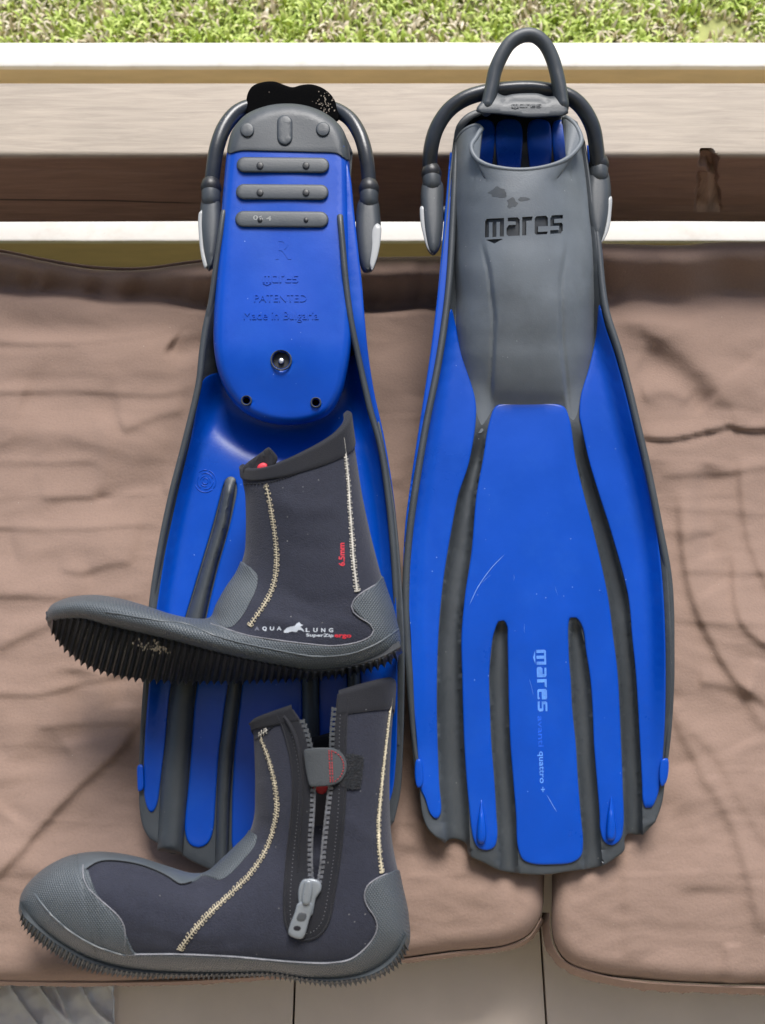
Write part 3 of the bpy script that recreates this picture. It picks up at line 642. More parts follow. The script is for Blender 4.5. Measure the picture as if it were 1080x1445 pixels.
slL = ([(699, 870), (696, 900), (691, 950), (692, 1000), (694, 1050), (698, 1100), (701, 1150), (705, 1240)], [(716, 870), (716, 900), (717, 950), (718, 1000), (720, 1050), (724, 1100), (728, 1150), (733, 1240)])
slR = ([(803, 870), (803, 920), (806, 960), (808, 1000), (813, 1050), (816, 1100), (820, 1150), (824, 1240)], [(817, 870), (827, 920), (833, 960), (836, 1000), (838, 1050), (842, 1100), (846, 1150), (852, 1240)])
def baseR(p):
    y = p[:, 1]; dl = seg_dist(p, sL)[0]; dr = seg_dist(p, sR)[0]
    wall = .015*smooth01(1-dl/30)*(.25+.75*smooth01((1130-y)/300))+.020*smooth01(1-dr/36)*(.2+.8*smooth01((1130-y)/260))
    cam_ = .004*np.sin(np.clip((p[:, 0]-580)/360, 0, 1)*math.pi)*smooth01((1240-y)/400)
    return wall+cam_+.006*smooth01((y-1000)/240)*0
def cutR(p):
    y = p[:, 1]
    c = channel(p, *chL, .0105, 596, 3.4, .14)+channel(p, *chR, .0105, 596, 3.4, .10)+channel(p, *slL, .0075, 872, 3)+channel(p, *slR, .0075, 872, 3)
    return c
def dense(l, r, y0, y1, k=5):
    out = []
    for y in np.arange(y0, y1, 7.0):
        a = np.interp(y, [q[1] for q in l], [q[0] for q in l]); b = np.interp(y, [q[1] for q in r], [q[0] for q in r])
        for t in np.linspace(0, 1, k+2): out.append((a+(b-a)*t, y))
    return out
ex = dense(*chL, 560, 1205)+dense(*chR, 560, 1205)+dense(*slL, 868, 1235)+dense(*slR, 868, 1235)
slab('blade', outlineR, lambda p: baseR(p)-cutR(p)-.0012*(1-smooth01(1-np.minimum(seg_dist(p, sL)[0], seg_dist(p, sR)[0])/8)), .005, GREY, finR, eR, bevel=3, spacing=9, extra=ex, under=lambda p: baseR(p)-cutR(p)-.0055, sharp=60)
def panel(name, poly, parent, e, base, m=BLUE, lift=.0011, th=.0030, bev=3.0, sp=10, step=5): return slab(name, sm(poly, True, step), lambda p: base(p)+lift, th, m, parent, e, bevel=bev, bev_h=.0011, spacing=sp, sharp=60)
pA = [(637, 436), (630, 460), (621.5, 520), (605, 600), (591, 680), (583, 740), (577.5, 800), (577, 850), (580, 900), (583, 980), (588, 1040), (591, 1082), (593, 1112), (600, 1127), (607, 1148), (616, 1156), (622, 1148)]+[(q[0]-.3, q[1]) for q in chL[0][::-1][2:-2]]+[(672, 575), (662, 530), (650, 490), (643, 458)]
panel('blue_panel', pA, finR, eR, baseR)
pD = [(846, 430), (855, 462), (868, 500), (884, 558), (895, 603), (910, 665), (926, 742), (935, 820), (939, 900), (939, 1000), (936, 1060), (932, 1105), (926, 1128), (919, 1140), (911, 1140), (907, 1128)]+[(q[0]+.3, q[1]) for q in chR[1][::-1][1:-1]]+[(818, 590), (819.5, 560), (831, 520), (841, 475)]
panel('blue_panel', pD, finR, eR, baseR)
pC = [(700, 573), (720, 568.5), (750, 567.5), (778, 569), (796, 574), (804, 592)]+[(q[0]-.3, q[1]) for q in chR[0][2:-2]]+[(879, 1110), (880, 1165), (876, 1184), (864, 1193), (853, 1188), (847, 1170)]+[(q[0]+.3, q[1]) for q in slR[1][::-1][1:-1]]+[(822, 885), (813, 872), (805, 872)]+[(q[0]-.3, q[1]) for q in slR[0][1:-1]]+[(823, 1190), (820, 1208), (808, 1217), (780, 1220), (752, 1219), (738, 1213), (731, 1196)]+[(q[0]+.3, q[1]) for q in slL[1][::-1][1:-1]]+[(716, 885), (711, 876), (704, 877), (699, 888)]+[(q[0]-.3, q[1]) for q in slL[0][1:-1]]+[(702, 1180), (698, 1195), (688, 1200), (676, 1197), (669, 1186)]+[(q[0]+.3, q[1]) for q in chL[1][::-1][1:-2]]+[(683, 640), (690, 598)]
panel('blue_panel', pC, finR, eR, baseR)
# small upright wedges near the tip
for cx, y0, y1 in ((680, 1112, 1190), (863, 1106, 1186)):
    pts = [(cx-1, y0), (cx+3, y0+28), (cx+6.5, y1-8), (cx+3, y1), (cx-5, y1), (cx-7, y1-8), (cx-3.5, y0+28)]
    q = np.array([(cx, y0), (cx, y1)])
    slab('tip_rib', sm(pts, True, 4), lambda p: baseR(p)+.0011+.0055*smooth01((p[:, 1]-y0)/60), .006, BLUE, finR, eR, bevel=5, bev_h=.004, spacing=5)
# side rails and outer walls
def rail_path(pts, w, off=0): q = sm(pts, step=8); return MF(q[:, 0], q[:, 1], np.interp(q[:, 1], [k[0] for k in w], [k[1] for k in w]))
def taper(n, a, b, c): t = np.linspace(0, 1, n); return np.interp(t, [0, .06, .3, .85, 1], [a*.3, a, b, b, c])
P = rail_path([(644, 200), (640, 300), (634, 400), (627, 460), (617.5, 520), (601.5, 600), (588, 680), (579.5, 740), (574, 800), (573, 860), (575, 910), (578, 950), (584, 1040), (590, 1085)], ((200, .018), (700, .017), (1090, .004))); tube('side_rail', P, taper(len(P), .003, .0031, .0015), GREY, finR, eR, 12)
P = rail_path([(838, 290), (845, 350), (851, 410), (856, 440), (875, 500), (890, 558), (898, 592), (914, 660), (930, 740), (944, 820), (947, 920), (945, 1020), (940, 1075)], ((200, .020), (700, .021), (1090, .005))); tube('side_rail', P, taper(len(P), .003, .0030, .0015), GREY, finR, eR, 12)
slab('side_wall', np.concatenate([sm([(643, 215), (639, 300), (634, 400), (626, 462), (617, 520), (601, 600), (588, 680), (579, 740), (574, 800)], step=8), sm([(569, 800), (572, 740), (582, 665), (599, 555), (610, 480), (619, 400), (626, 320), (632, 250), (635, 215)], step=8)]), .016, .020, BLUE, finR, eR, bevel=3, spacing=8)
slab('side_wall', np.concatenate([sm([(828, 205), (832, 260), (839, 320), (846, 372)], step=8), sm([(852, 372), (846, 310), (840, 250), (836, 205)], step=8)]), .010, .020, BLUE, finR, eR, bevel=3, spacing=8)
for pts in ([(588, 1072), (594, 1072), (597, 1084), (596, 1108), (590, 1112), (586, 1100)], [(934, 1072), (942, 1070), (944, 1080), (940, 1104), (934, 1110), (931, 1100)]):
    slab('edge_clip', sm(pts, True, 3), .009, .012, BLUE, finR, eR, bevel=2, spacing=5)

# footbed seen down the opening
slab('footbed', sm([(652, 250), (650, 200), (662, 168), (700, 156), (745, 154), (790, 160), (812, 178), (822, 210), (824, 260), (818, 330), (740, 360), (660, 330)], True, 6), lambda p: .004+.016*smooth01((200-p[:, 1])/50)*0, .012, DARKR, finR, eR, bevel=6, spacing=10)
for x0, x1, xt in ((668, 692, 3), (704, 733, 0), (750, 776, -2), (786, 804, -4)):
    slab('footbed_strip', sm([(x0+xt, 172), (x1+xt, 172), (x1, 262), (x1, 300), (x0, 300), (x0, 262)], True, 5), .0062, .004, BLUE, finR, eR, bevel=3, spacing=8)
# sole plate under the pocket
slab('sole_plate', sm([(650, 180), (690, 156), (790, 160), (818, 190), (826, 260), (836, 350), (838, 430), (820, 520), (780, 570), (710, 570), (665, 520), (646, 430), (644, 350), (648, 260)], True, 8), -.0052, .024, BLUE, finR, eR, bevel=10, spacing=16)
# heel cup wall behind the pad
slab('heel_wall', np.concatenate([sm([(640, 200), (644, 178), (660, 160), (700, 148), (745, 146), (795, 150)], step=6), sm([(795, 158), (745, 155), (702, 157), (668, 168), (655, 182), (651, 204)], step=6)]), .020, .028, GREY, finR, eR, bevel=3, spacing=6)

# foot pocket: a rubber vault open at the heel
rim = sm(np.array([(641, 222, .006), (643, 200, .018), (655, 183, .030), (672, 176, .036), (678, 180, .038), (671, 196, .043), (664, 208, .048), (667, 221, .053), (682, 231, .058), (708, 237, .062), (738, 239, .063), (770, 235, .061), (798, 226, .056), (814, 215, .050), (821, 203, .044), (817, 187, .038), (808, 174, .034), (799, 167, .030), (797, 169, .029), (806, 184, .028), (822, 205, .018), (829, 230, .006)]), step=3)
rows = [rim]; NC = 120
rim = sample(rim, NC); rows = [rim]; rim_x = soft_sorted = np.sort(rim[:, 0])
secs = [  # y, left, right, height, power
 (252, 639, 833, .063, .55), (272, 638, 835, .062, .55), (300, 639, 838, .060, .55), (340, 640, 843, .055, .57), (380, 641, 846, .050, .6), (420, 644, 845, .043, .62), (460, 643, 841, .036, .65), (500, 649, 836, .028, .68), (530, 658, 829, .020, .7), (555, 666, 823, .012, .75), (572, 670, 820, .0065, .8), (584, 672, 818, .0028, .9)]
ys = np.array([s[0] for s in secs]); yy_ = np.concatenate([np.arange(252, 560, 7.0), np.arange(560, 584.1, 3.0)])
for y in yy_:
    l, r_, h, pw = [float(np.interp(y, ys, [s[k] for s in secs])) for k in (1, 2, 3, 4)]
    row = []
    blend = smooth01((y-252)/60)
    for k in range(NC):
        c = k/(NC-1); x = l+(r_-l)*(1-math.cos(c*math.pi))/2
        # near the opening the columns keep the rim's own sideways spread
        if blend < 1: x = x*blend+(1-blend)*max(l, min(r_, rim_x[k]*.45+(l+(r_-l)*c)*.55))
        u = min(1, max(-1, (x-(l+r_)/2)/((r_-l)/2))); z = h*max(0.0, 1-abs(u)**(2.3))**pw
        # raised tongue with a step along both sides
        tl = np.interp(y, [250, 380, 450, 575], [657, 690, 698, 692]); tr = np.interp(y, [250, 300, 400, 480, 575], [826, 808, 791, 793, 803])
        st = .0018*smooth01((x-tl)/5)*smooth01((tr-x)/5)-.0012*(math.exp(-((x-tl+1)/2.2)**2)+math.exp(-((x-tr-1)/2.2)**2))
        z += st*smooth01((y-330)/40)*smooth01((582-y)/30)
        z += .0012*mnoise.noise(Vector((x*.02, y*.02, 3)))*min(1, z*60)
        # the toe end droops into the blade between two shoulders
        row.append((x, y+(-7+34*float(smooth01((abs(u)-.62)/.3)))*float(smooth01((y-535)/49)), max(z, .0016-.0045*float(smooth01((y-562)/22)))))
    rows.append(np.array(row))
G = np.array(rows); nr = len(G)
# ease the first rows out of the rim
PV = MF(G[..., 0], G[..., 1], G[..., 2])
Nn = np.cross(np.gradient(PV, axis=1), np.gradient(PV, axis=0)); Nn /= np.maximum(np.linalg.norm(Nn, axis=2)[..., None], 1e-9)
if Nn[nr//2, NC//2, 2] < 0: Nn = -Nn
PI_ = PV-Nn*.0028
m_ = NC*nr; Vp = np.concatenate([PV.reshape(-1, 3), PI_.reshape(-1, 3)]); Fp = []
for i in range(nr-1):
    for j in range(NC-1):
        a, b, c, d_ = i*NC+j, i*NC+j+1, (i+1)*NC+j+1, (i+1)*NC+j; Fp.append([a, d_, c, b]); Fp.append([a+m_, b+m_, c+m_, d_+m_])
for j in range(NC-1):
    Fp.append([j, j+1, j+1+m_, j+m_]); a = (nr-1)*NC+j; Fp.append([a+1, a, a+m_, a+1+m_])
for i in range(nr-1):
    a = i*NC; b = (i+1)*NC; Fp.append([b, a, a+m_, b+m_]); a += NC-1; b += NC-1; Fp.append([a, b, b+m_, a+m_])
pocket = mesh_obj('foot_pocket', Vp, Fp, POCK, finR, eR, True, 60)
bm = bmesh.new(); bm.from_mesh(pocket.data); bmesh.ops.recalc_face_normals(bm, faces=bm.faces[:]); bm.to_mesh(pocket.data); bm.free()
pk_surf = Surf(PV.reshape(-1, 3), [f for f in Fp if max(f) < m_])
tg = tech_text('mares')
RECESS = mat('shaded_recess_rubber', (.045, .050, .056), .55, .3, 60)  # shade inside the engraved letters, put into a darker rubber colour
cut = place_text('cutter', tg, (684.5, 335), 26, -3.0, pk_surf, -.0020, .004, RECESS, finR, eR, width=110, shear=.06)
bm = bmesh.new(); bm.from_mesh(cut.data); bmesh.ops.recalc_face_normals(bm, faces=bm.faces[:]); bm.to_mesh(cut.data); bm.free()
try: boolean_cut(pocket, cut)
except Exception as ex_: print('cut failed', ex_)
# rounded lip along the opening
rq = rim; Pr = MF(rq[:, 0], rq[:, 1], rq[:, 2]); Pr = Pr-Nn[0]*.0014
tube('rim_lip', Pr, .0022, POCK, finR, eR, 10)
# worn smudges on the pocket
SMUDGE = mat('worn_dark_patch', (.062, .070, .078), .5, .3, 60)
def blob(cx, cy, rx, ry, seed, n=26, wob=.45):
    return np.array([(cx+rx*math.cos(a)*(1+wob*mnoise.noise(Vector((math.cos(a)*1.6, math.sin(a)*1.6, seed)))), cy+ry*math.sin(a)*(1+wob*mnoise.noise(Vector((math.cos(a)*1.6, math.sin(a)*1.6, seed+9))))) for a in np.arange(n)*2*math.pi/n])
def patch(name, poly, surf, off, m, parent, e, spacing=5, th=.0004, edge=.35):
    V, F = tri_fill(poly, spacing, ()); P, N_ = surf(V[:, 0], V[:, 1])
    if np.cross(P[F[0][1]]-P[F[0][0]], P[F[0][2]]-P[F[0][0]])[2] < 0: F = [f[::-1] for f in F]
    Q = np.concatenate([P+N_*off, P+N_*(off-th)]); n = len(V); be = border_edges(F)
    return mesh_obj(name, Q, F+[[b, a, a+n, b+n] for a, b in be], m, parent, e, True, 50)
for b_ in (sm(blob(704, 272, 13, 6, 1, 14, .9), True, 2), sm(blob(722, 287, 8, 7, 5, 14, 1.0), True, 2), sm(blob(738, 281, 7, 3, 9, 12, .8), True, 2)): patch('worn_patch', b_, pk_surf, .00015, SMUDGE, finR, eR)
# print, scratches
h1 = lambda p: baseR(p)+.0011
place_text('lettering', tech_text('mares'), (757, 917), 13.5, 88.5, flat_place(h1), -.0002, .00012, PRINT, finR, eR, width=87)
place_text('lettering', font_text('avanti', .01), (759, 1010), 11, 88.5, flat_place(h1), -.0002, .00012, mat('worn_off_print', (.01, .12, .74), .5, .3, 90), finR, eR, width=44)
place_text('lettering', font_text('quattro +', .015), (761, 1060), 11, 88.5, flat_place(h1), -.0002, .00012, PRINT, finR, eR, width=58)
def scratch(parent, e, pts, r=.0003, h=h1): q = sm(pts, step=4); P = MF(q[:, 0], q[:, 1], h(q)); tube('scratch', P, np.interp(np.linspace(0, 1, len(P)), [0, .3, .8, 1], [r*.2, r, r*.7, r*.1]), SCRATCH, parent, e, 6)
scratch(finR, eR, [(663, 853), (675, 828), (695, 800), (712, 783)])
for _ in range(7):
    x, y = random.uniform(680, 810), random.uniform(600, 1180); a = random.gauss(1.4, .5); l = random.uniform(6, 26)
    if 690 < x < 720 and y > 860 or x > 795 and y > 860 or x < 700 and y < 700: continue
    scratch(finR, eR, [(x, y), (x+l*.5*math.cos(a)+random.uniform(-1, 1), y+l*.5*math.sin(a)), (x+l*math.cos(a), y+l*math.sin(a))], random.uniform(.00006, .00012))
scratch(finR, eR, [(772, 1122), (779, 1134), (786, 1146)], .0002)

# heel strap, pad with pull loop, buckles
def pth(pts, step=5): q = sm(np.array(pts, float), step=step); return MF(q[:, 0], q[:, 1], q[:, 2])
tube('strap', pth([(611, 262, .012), (607, 240, .016), (608, 212, .024), (616, 182, .030), (633, 156, .034), (655, 140, .037), (682, 131, .038), (720, 126, .036), (760, 126, .035), (800, 135, .036), (820, 150, .034), (836, 178, .030), (842, 210, .024), (845, 250, .014)]), .0074, STRAPR, finR, eR, 18, ry=.0068)
pad = [(673, 152), (680, 143), (688, 132), (693, 118), (699, 121), (702, 130), (712, 135), (722, 133), (740, 131.5), (760, 132), (774, 136), (783, 134), (787, 122), (792, 114), (797, 128), (799, 145), (802, 160), (797, 163), (775, 165), (745, 166), (720, 163), (700, 161), (680, 160), (672, 157)]
hp = lambda p: .047+.004*smooth01((p[:, 1]-128)/20)-.0016*smooth01(1-seg_dist(p, np.array([(712, 143), (726, 138), (757, 138), (772, 143)]))[0]/6)
slab('heel_pad', sm(pad, True, 3), hp, .010, GREY, finR, eR, bevel=4, bev_h=.003, spacing=4, rings=(.5, 1.6, 4))
place_text('lettering', tech_text('mares'), (722, 152), 5, 0, flat_place(lambda p: hp(p)), -.0002, .0005, GREY, finR, eR, width=42)
lp = pth([(688, 150, .044), (694, 124, .048), (699, 100, .052), (709, 77, .055), (721, 60, .057), (737, 50.5, .058), (753, 50, .058), (768, 61, .056), (779, 81, .053), (786, 105, .050), (790, 127, .047), (793, 150, .044)])
lt = np.linspace(0, 1, len(lp)); tube('pull_loop', lp, np.interp(lt, [0, .08, .2, .5, .8, .92, 1], [.0095, .0085, .0058, .0052, .0058, .0080, .0090]), GREY, finR, eR, 16, ry=.0062)
# the inner lip of the pad seen through the loop
slab('pad_lip', sm([(698, 124), (712, 121), (740, 120), (768, 121), (784, 126), (783, 134), (766, 131), (740, 130), (714, 132), (700, 131)], True, 3), .039, .006, STRAPR, finR, eR, bevel=2.5, spacing=5)
def buckle(parent, e, body, neck, plate, w, pl_off=-.0015):
    b = slab('buckle', sm(body, True, 4), lambda p: w+.0015*np.sin((p[:, 1]-body[0][1])*.02), .018, GREY, parent, e, bevel=11, bev_h=.009, spacing=5, rings=(1, 3, 6, 11))
    slab('buckle_plate', sm(plate, True, 3), w+pl_off, .010, SILVER, b, e, bevel=2.5, spacing=5)
    q = MF(np.array([n_[0] for n_ in neck], float), np.array([n_[1] for n_ in neck], float), np.array([w-.006]*len(neck)))
    tube('buckle_collar', q, .0092, GREY, b, e, 18, ry=.0085)
    tube('buckle_collar', np.array([q[0]-(q[1]-q[0])*.15, q[0]+(q[1]-q[0])*.1]), .0101, DARKR, b, e, 18, ry=.0093)
    # pivot pin into the side wall
    c = np.mean(np.array(body), 0); return b
buckle(finR, eR, [(598, 256), (612, 250), (624, 257), (626, 290), (625, 325), (620, 352), (611, 361), (604, 354), (599, 335), (595, 300), (594, 272)], [(609, 246), (610, 262)], [(594, 291), (600, 292), (603, 310), (607, 335), (611, 358), (604, 352), (597, 330), (593, 308)], .022)
buckle(finR, eR, [(834, 240), (846, 234), (857, 240), (862, 262), (862, 290), (857, 322), (849, 343), (842, 345), (835, 330), (829, 300), (828, 264)], [(845, 234), (845, 250)], [(858, 278), (863, 277), (863, 300), (860, 322), (853, 338), (848, 344), (853, 325), (857, 300)], .022)
for s_, x0, x1, y in ((1, 622, 640, 300), (-1, 834, 838, 285)):
    q = MF(np.array([x0, x1], float), np.array([y, y], float), .006); tube('buckle_pin', q, .006, GREY, finR, eR, 14)

# ================================================================== left fin, sole side up
eLf = np.array([float(MF(380, 1180)[0]), float(MF(380, 1180)[1]), -.004])
finL = thingF('swim_fin', 'blue and grey swim fin on the left, sole side up with three grey grip bars', 'swim fin', eLf, 'pair of blue and grey swim fins')
oL = [(318, 285), (312, 320), (305, 400), (296, 450), (286, 500), (279, 545), (262, 620), (243, 690), (226, 770), (214, 850), (206, 950), (199, 1040), (197, 1100), (197, 1140), (203, 1170), (212, 1185)]
oB = [(222, 1190), (232, 1200), (246, 1206), (252, 1205), (272, 1216), (300, 1228), (330, 1234), (372, 1240), (420, 1240), (460, 1234), (500, 1222), (512, 1200), (514, 1186), (524, 1180), (540, 1180)]
oR = [(556, 1160), (565, 1120), (569, 1060), (571, 980), (571, 900), (567, 820), (558, 720), (543, 630), (526, 545), (514, 450), (506, 360), (500, 300), (495, 255)]
oT = [(498, 215), (480, 180), (440, 160), (400, 156), (360, 160), (332, 180), (322, 220)]
outlineL = np.concatenate([sm(oL)[:-1], sm(oB, step=3), sm(oR), sm(oT)]); lL, lR = sm(oL), sm(oR)
ribs = [([(318, 675), (303, 740), (285, 800), (270, 850), (258, 890), (246, 950), (238, 1000), (234, 1050), (228, 1100), (222, 1200)], [(334, 675), (323, 740), (306, 800), (294, 850), (286, 890), (279, 950), (273, 1000), (270, 1050), (266, 1100), (258, 1206)]),
        ([(330, 930), (318, 1000), (310, 1060), (306, 1130), (303, 1230)], [(345, 930), (337, 1000), (330, 1060), (325, 1130), (322, 1234)]),
        ([(427, 930), (427, 1000), (430, 1240)], [(449, 930), (450, 1000), (455, 1238)]),
        ([(489, 880), (492, 1000), (497, 1100), (500, 1224)], [(506, 880), (510, 1000), (514, 1100), (518, 1190)])]
SOLE_ARC = sm([(322, 568), (342, 590), (370, 604), (405, 610), (440, 606), (468, 592), (490, 565)])
def baseL(p):
    y = p[:, 1]; dl = seg_dist(p, lL)[0]; dr = seg_dist(p, lR)[0]
    wall = .016*smooth01(1-dl/30)*(.15+.85*smooth01((1130-y)/260))+.018*smooth01(1-dr/34)*(.2+.8*smooth01((1130-y)/260))
    dish = -.013*np.exp(-(seg_dist(p, SOLE_ARC)[0]/34)**2)
    ctr = .020*np.exp(-((seg_dist(p, np.array([(405, 300), (405, 560)]))[0])/75)**4)*0
    return wall+dish+.004*smooth01((y-700)/300)+ctr
def ribL(p):
    z = channel(p, *ribs[0], .0075, 672, 2.2, .05)
    for r_ in ribs[1:3]: z = z+channel(p, *r_, .006, 700, 2.4)-.0
    return z+channel(p, *ribs[3], .006, 700, 2.4)
ex = dense(*ribs[0], 670, 1205)+dense(*ribs[1], 935, 1230)+dense(*ribs[2], 935, 1230)+dense(*ribs[3], 885, 1200)
slab('blade', outlineL, lambda p: baseL(p)-.0015, .006, GREY, finL, eLf, bevel=3, spacing=10, sharp=60)
def rib_poly(r_, top=True):
    l, rr = np.array(r_[0], float), np.array(r_[1], float); m = (l[0]+rr[0])/2
    return np.concatenate([[(m[0], l[0][1]-7)], sm(rr, step=8), sm(l[::-1], step=8)])
for i, r_ in enumerate(ribs):
    slab('stiffening_rib', rib_poly(r_), lambda p: baseL(p)+ribL(p)+.0004, .006, GREY, finL, eLf, bevel=2, spacing=6, extra=dense(*r_, r_[0][0][1], r_[0][-1][1], 4), under=lambda p: baseL(p)-.001)
# blue field of the underside, left and right, then the strips between the ribs
fieldU = [(287, 530), (297, 529), (312, 524), (340, 520), (470, 520), (500, 500), (514, 492), (520, 540), (538, 640), (550, 730), (558, 820), (561, 900), (561, 1000), (560, 1060), (556, 1110), (548, 1140), (538, 1146), (528, 1130), (520, 1080), (512, 1000), (507, 930), (507, 878), (489, 878), (490, 930), (492, 1000), (496, 1100), (498, 1170), (492, 1190), (476, 1198), (462, 1190), (456, 1160), (452, 1060), (451, 1022), (450, 930), (427, 930), (427, 1040), (429, 1120), (432, 1190), (424, 1212), (380, 1218), (336, 1214), (327, 1196), (328, 1120), (331, 1060), (338, 1000), (346, 928), (330, 926), (322, 965), (317, 1000), (309, 1060), (305, 1120), (302, 1170), (296, 1192), (280, 1200), (264, 1192), (260, 1165), (264, 1130), (268, 1090), (274, 1000), (281, 950), (288, 890), (296, 850), (308, 800), (325, 740), (336, 690), (334, 674), (326, 670), (318, 674), (301, 740), (283, 800), (268, 850), (256, 890), (244, 950), (238, 990), (233, 1050), (228, 1090), (223, 1135), (214, 1152), (207, 1140), (203, 1120), (203, 1080), (206, 1020), (212, 950), (221, 860), (233, 780), (250, 700), (268, 625)]
def crisp(pts, step=6):  # follows corners more closely than a spline
    P = np.array(pts, float); out = []
    for i in range(len(P)):
        a, b = P[i], P[(i+1) % len(P)]; k = max(1, int(np.linalg.norm(b-a)/step))
        for j in range(k): out.append(a+(b-a)*j/k)
    out = np.array(out)
    for _ in range(3): out = out*.5+.25*(np.roll(out, 1, 0)+np.roll(out, -1, 0))
    return out
slab('blue_panel', crisp(fieldU), lambda p: baseL(p)+.0011-.0008, .0024, BLUE, finL, eLf, bevel=3, bev_h=.0011, spacing=9, sharp=60)
P = rail_path([(298, 432), (291, 463), (285.5, 500), (281, 540), (261, 625), (243, 695), (227, 772), (215, 850), (208, 950), (201, 1040), (199, 1078)], ((200, .028), (440, .027), (700, .018), (1090, .006))); tube('side_rail', P, np.interp(np.linspace(0, 1, len(P)), [0, .1, .3, .85, 1], [.0034, .003, .0028, .0026, .0015]), GREY, finL, eLf, 12)
P = rail_path([(480, 305), (484, 350), (488.5, 400), (495, 450), (505, 500), (516, 550), (523, 580), (537, 630), (549, 710), (557, 800), (561, 880), (563, 960), (562, 1050)], ((200, .0425), (300, .0415), (380, .0405), (440, .037), (520, .028), (600, .021), (1090, .006))); tube('side_rail', P, np.interp(np.linspace(0, 1, len(P)), [0, .03, .2, .3, 1], [.002, .0045, .0042, .003, .002]), GREY, finL, eLf, 12, ry=.0028)
P = rail_path([(316, 300), (312, 330), (304.5, 382), (298.5, 425), (294, 448)], ((200, .036), (330, .036), (400, .031), (450, .0265), (560, .022), (1090, .006))); tube('side_rail', P, np.interp(np.linspace(0, 1, len(P)), [0, .08, .6, 1], [.0028, .0036, .0038, .0034]), GREY, finL, eLf, 14, ry=.0026)
slab('side_wall', np.concatenate([sm([(482, 245), (483, 300), (486, 350), (490, 400), (497, 450), (506, 500), (517, 550), (537, 630), (550, 705), (559, 800), (564, 900)], step=8), sm([(569, 900), (565, 800), (557, 710), (543, 620), (528, 552), (520, 500), (515, 450), (511, 400), (506, 355), (500, 300), (495, 250), (489, 226)], step=8)]), lambda p: .014+.021*smooth01((620-p[:, 1])/180), .026, BLUE, finL, eLf, bevel=3, spacing=8)
slab('edge_clip', sm([(195, 1080), (201, 1079), (203, 1095), (202, 1114), (196, 1117), (194, 1100)], True, 3), .010, .012, BLUE, finL, eLf, bevel=2, spacing=5)
# gusset between sole and blade, then the sole
soleO = [(321, 212), (316, 260), (311, 320), (305, 400), (302, 450), (302, 490), (308, 525), (322, 557), (342, 580), (370, 594), (405, 600), (440, 596), (466, 583), (482, 556), (491, 520), (496, 485), (498, 440), (498, 390), (497, 330), (495, 280), (492, 214), (482, 182), (462, 163), (435, 151), (405, 147), (375, 151), (347, 163), (329, 184)]
HS = .040
wells = [(397, 508, 14, .006), (348, 565, 6.5, .006), (446, 568, 6.5, .006)]
def soleH(p):
    h = HS-.012*smooth01((p[:, 1]-480)/140)
    h = h-.004*smooth01((p[:, 0]-484)/10)*smooth01((440-p[:, 1])/60)
    for cx, cy, r_, d_ in wells:
        q = np.hypot(p[:, 0]-cx, p[:, 1]-cy); h = h-d_*smooth01((r_-q)/2.2)
    # soft dents and the ridge along the right
    return h+.0004*np.sin(p[:, 0]*.05)*np.sin(p[:, 1]*.03)
ew = []
for cx, cy, r_, d_ in wells:
    for rr in (r_+.3, r_-1.2, r_-2.4, r_*.4):
        n = max(8, int(rr*3)); ew += [(cx+rr*math.cos(2*math.pi*k/n), cy+rr*math.sin(2*math.pi*k/n)) for k in range(n)]
slab('sole', sm(soleO, True, 5), soleH, .028, BLUE, finL, eLf, bevel=13, bev_h=.011, spacing=8, rings=(.8, 2.5, 5, 9, 13), extra=ew, sharp=70)
heelO = [(321.5, 216), (323, 200), (328, 184), (346, 162.5), (374, 150), (405, 146), (436, 150), (463, 162), (483, 181), (492, 205), (493.5, 227), (484, 222), (476, 217), (440, 215), (380, 213.5), (340, 213)]
heel_h = lambda p: soleH(p)+.0014-.0115*(1-np.sqrt(np.clip(1-np.clip(1-(seg_dist(p, sm(soleO, True, 5), True)[0]*np.where(inside(p, sm(soleO, True, 5)), 1, -1)+1)/13, 0, 1)**2, 0, 1)))
slab('heel_plate', sm(heelO, True, 4), heel_h, .010, GREY, finL, eLf, bevel=2, bev_h=.0008, spacing=7)
for cx, cy in ((349, 183), (456, 182)): screw_disc('heel_stud', cx, cy, 10, heel_h(np.array([[cx, cy]]))[0]+.0016, .004, GREY, finL, eLf)
slab('heel_stud', pill(391, 413, 162, 205), HS+.0030, .004, GREY, finL, eLf, bevel=3, spacing=6)
for k, (x0, x1, y0, y1) in enumerate(((334, 465, 222, 244), (333, 464, 260, 282), (332, 464, 298, 321))):
    b = slab('grip_bar', pill(x0, x1, y0, y1, .008), HS+.0028, .006, GREY, finL, eLf, bevel=3.5, bev_h=.0018, spacing=7)
    for cx in (367, 432): screw_disc('grip_peg', cx+(0 if k else 0), (y0+y1)/2+.5, 5 if k < 2 else 3.4, HS+.0040, .003, DARKR, b, eLf, 12, 1.5)
WHITE_WEAR = mat('chalky_wear', (.30, .31, .30), .8, .3, 90)
place_text('lettering', font_text('06 4', .01), (357, 310), 9, 3, flat_place(HS+.0028), -.0001, .0001, WHITE_WEAR, finL, eLf, width=26)
# the three holes
for cx, cy, r_, d_ in wells:
    n = 22; a = np.arange(n+1)*2*math.pi/n; hh = float(soleH(np.array([[cx+r_+3, cy]]))[0])
    tube('hole_ring', MF(cx+(r_+.2)*np.cos(a), cy+(r_+.2)*np.sin(a), hh+.0002), .0008, GREY, finL, eLf, 6, caps=False)
    screw_disc('hole_bottom', cx, cy, r_-2.0, hh-d_+.0008, .001, PADR if r_ < 10 else DARKR, finL, eLf, 18, 0)
screw_disc('screw', 397, 509, 4.2, HS-.003, .004, STEEL, finL, eLf, 10, 1.5)
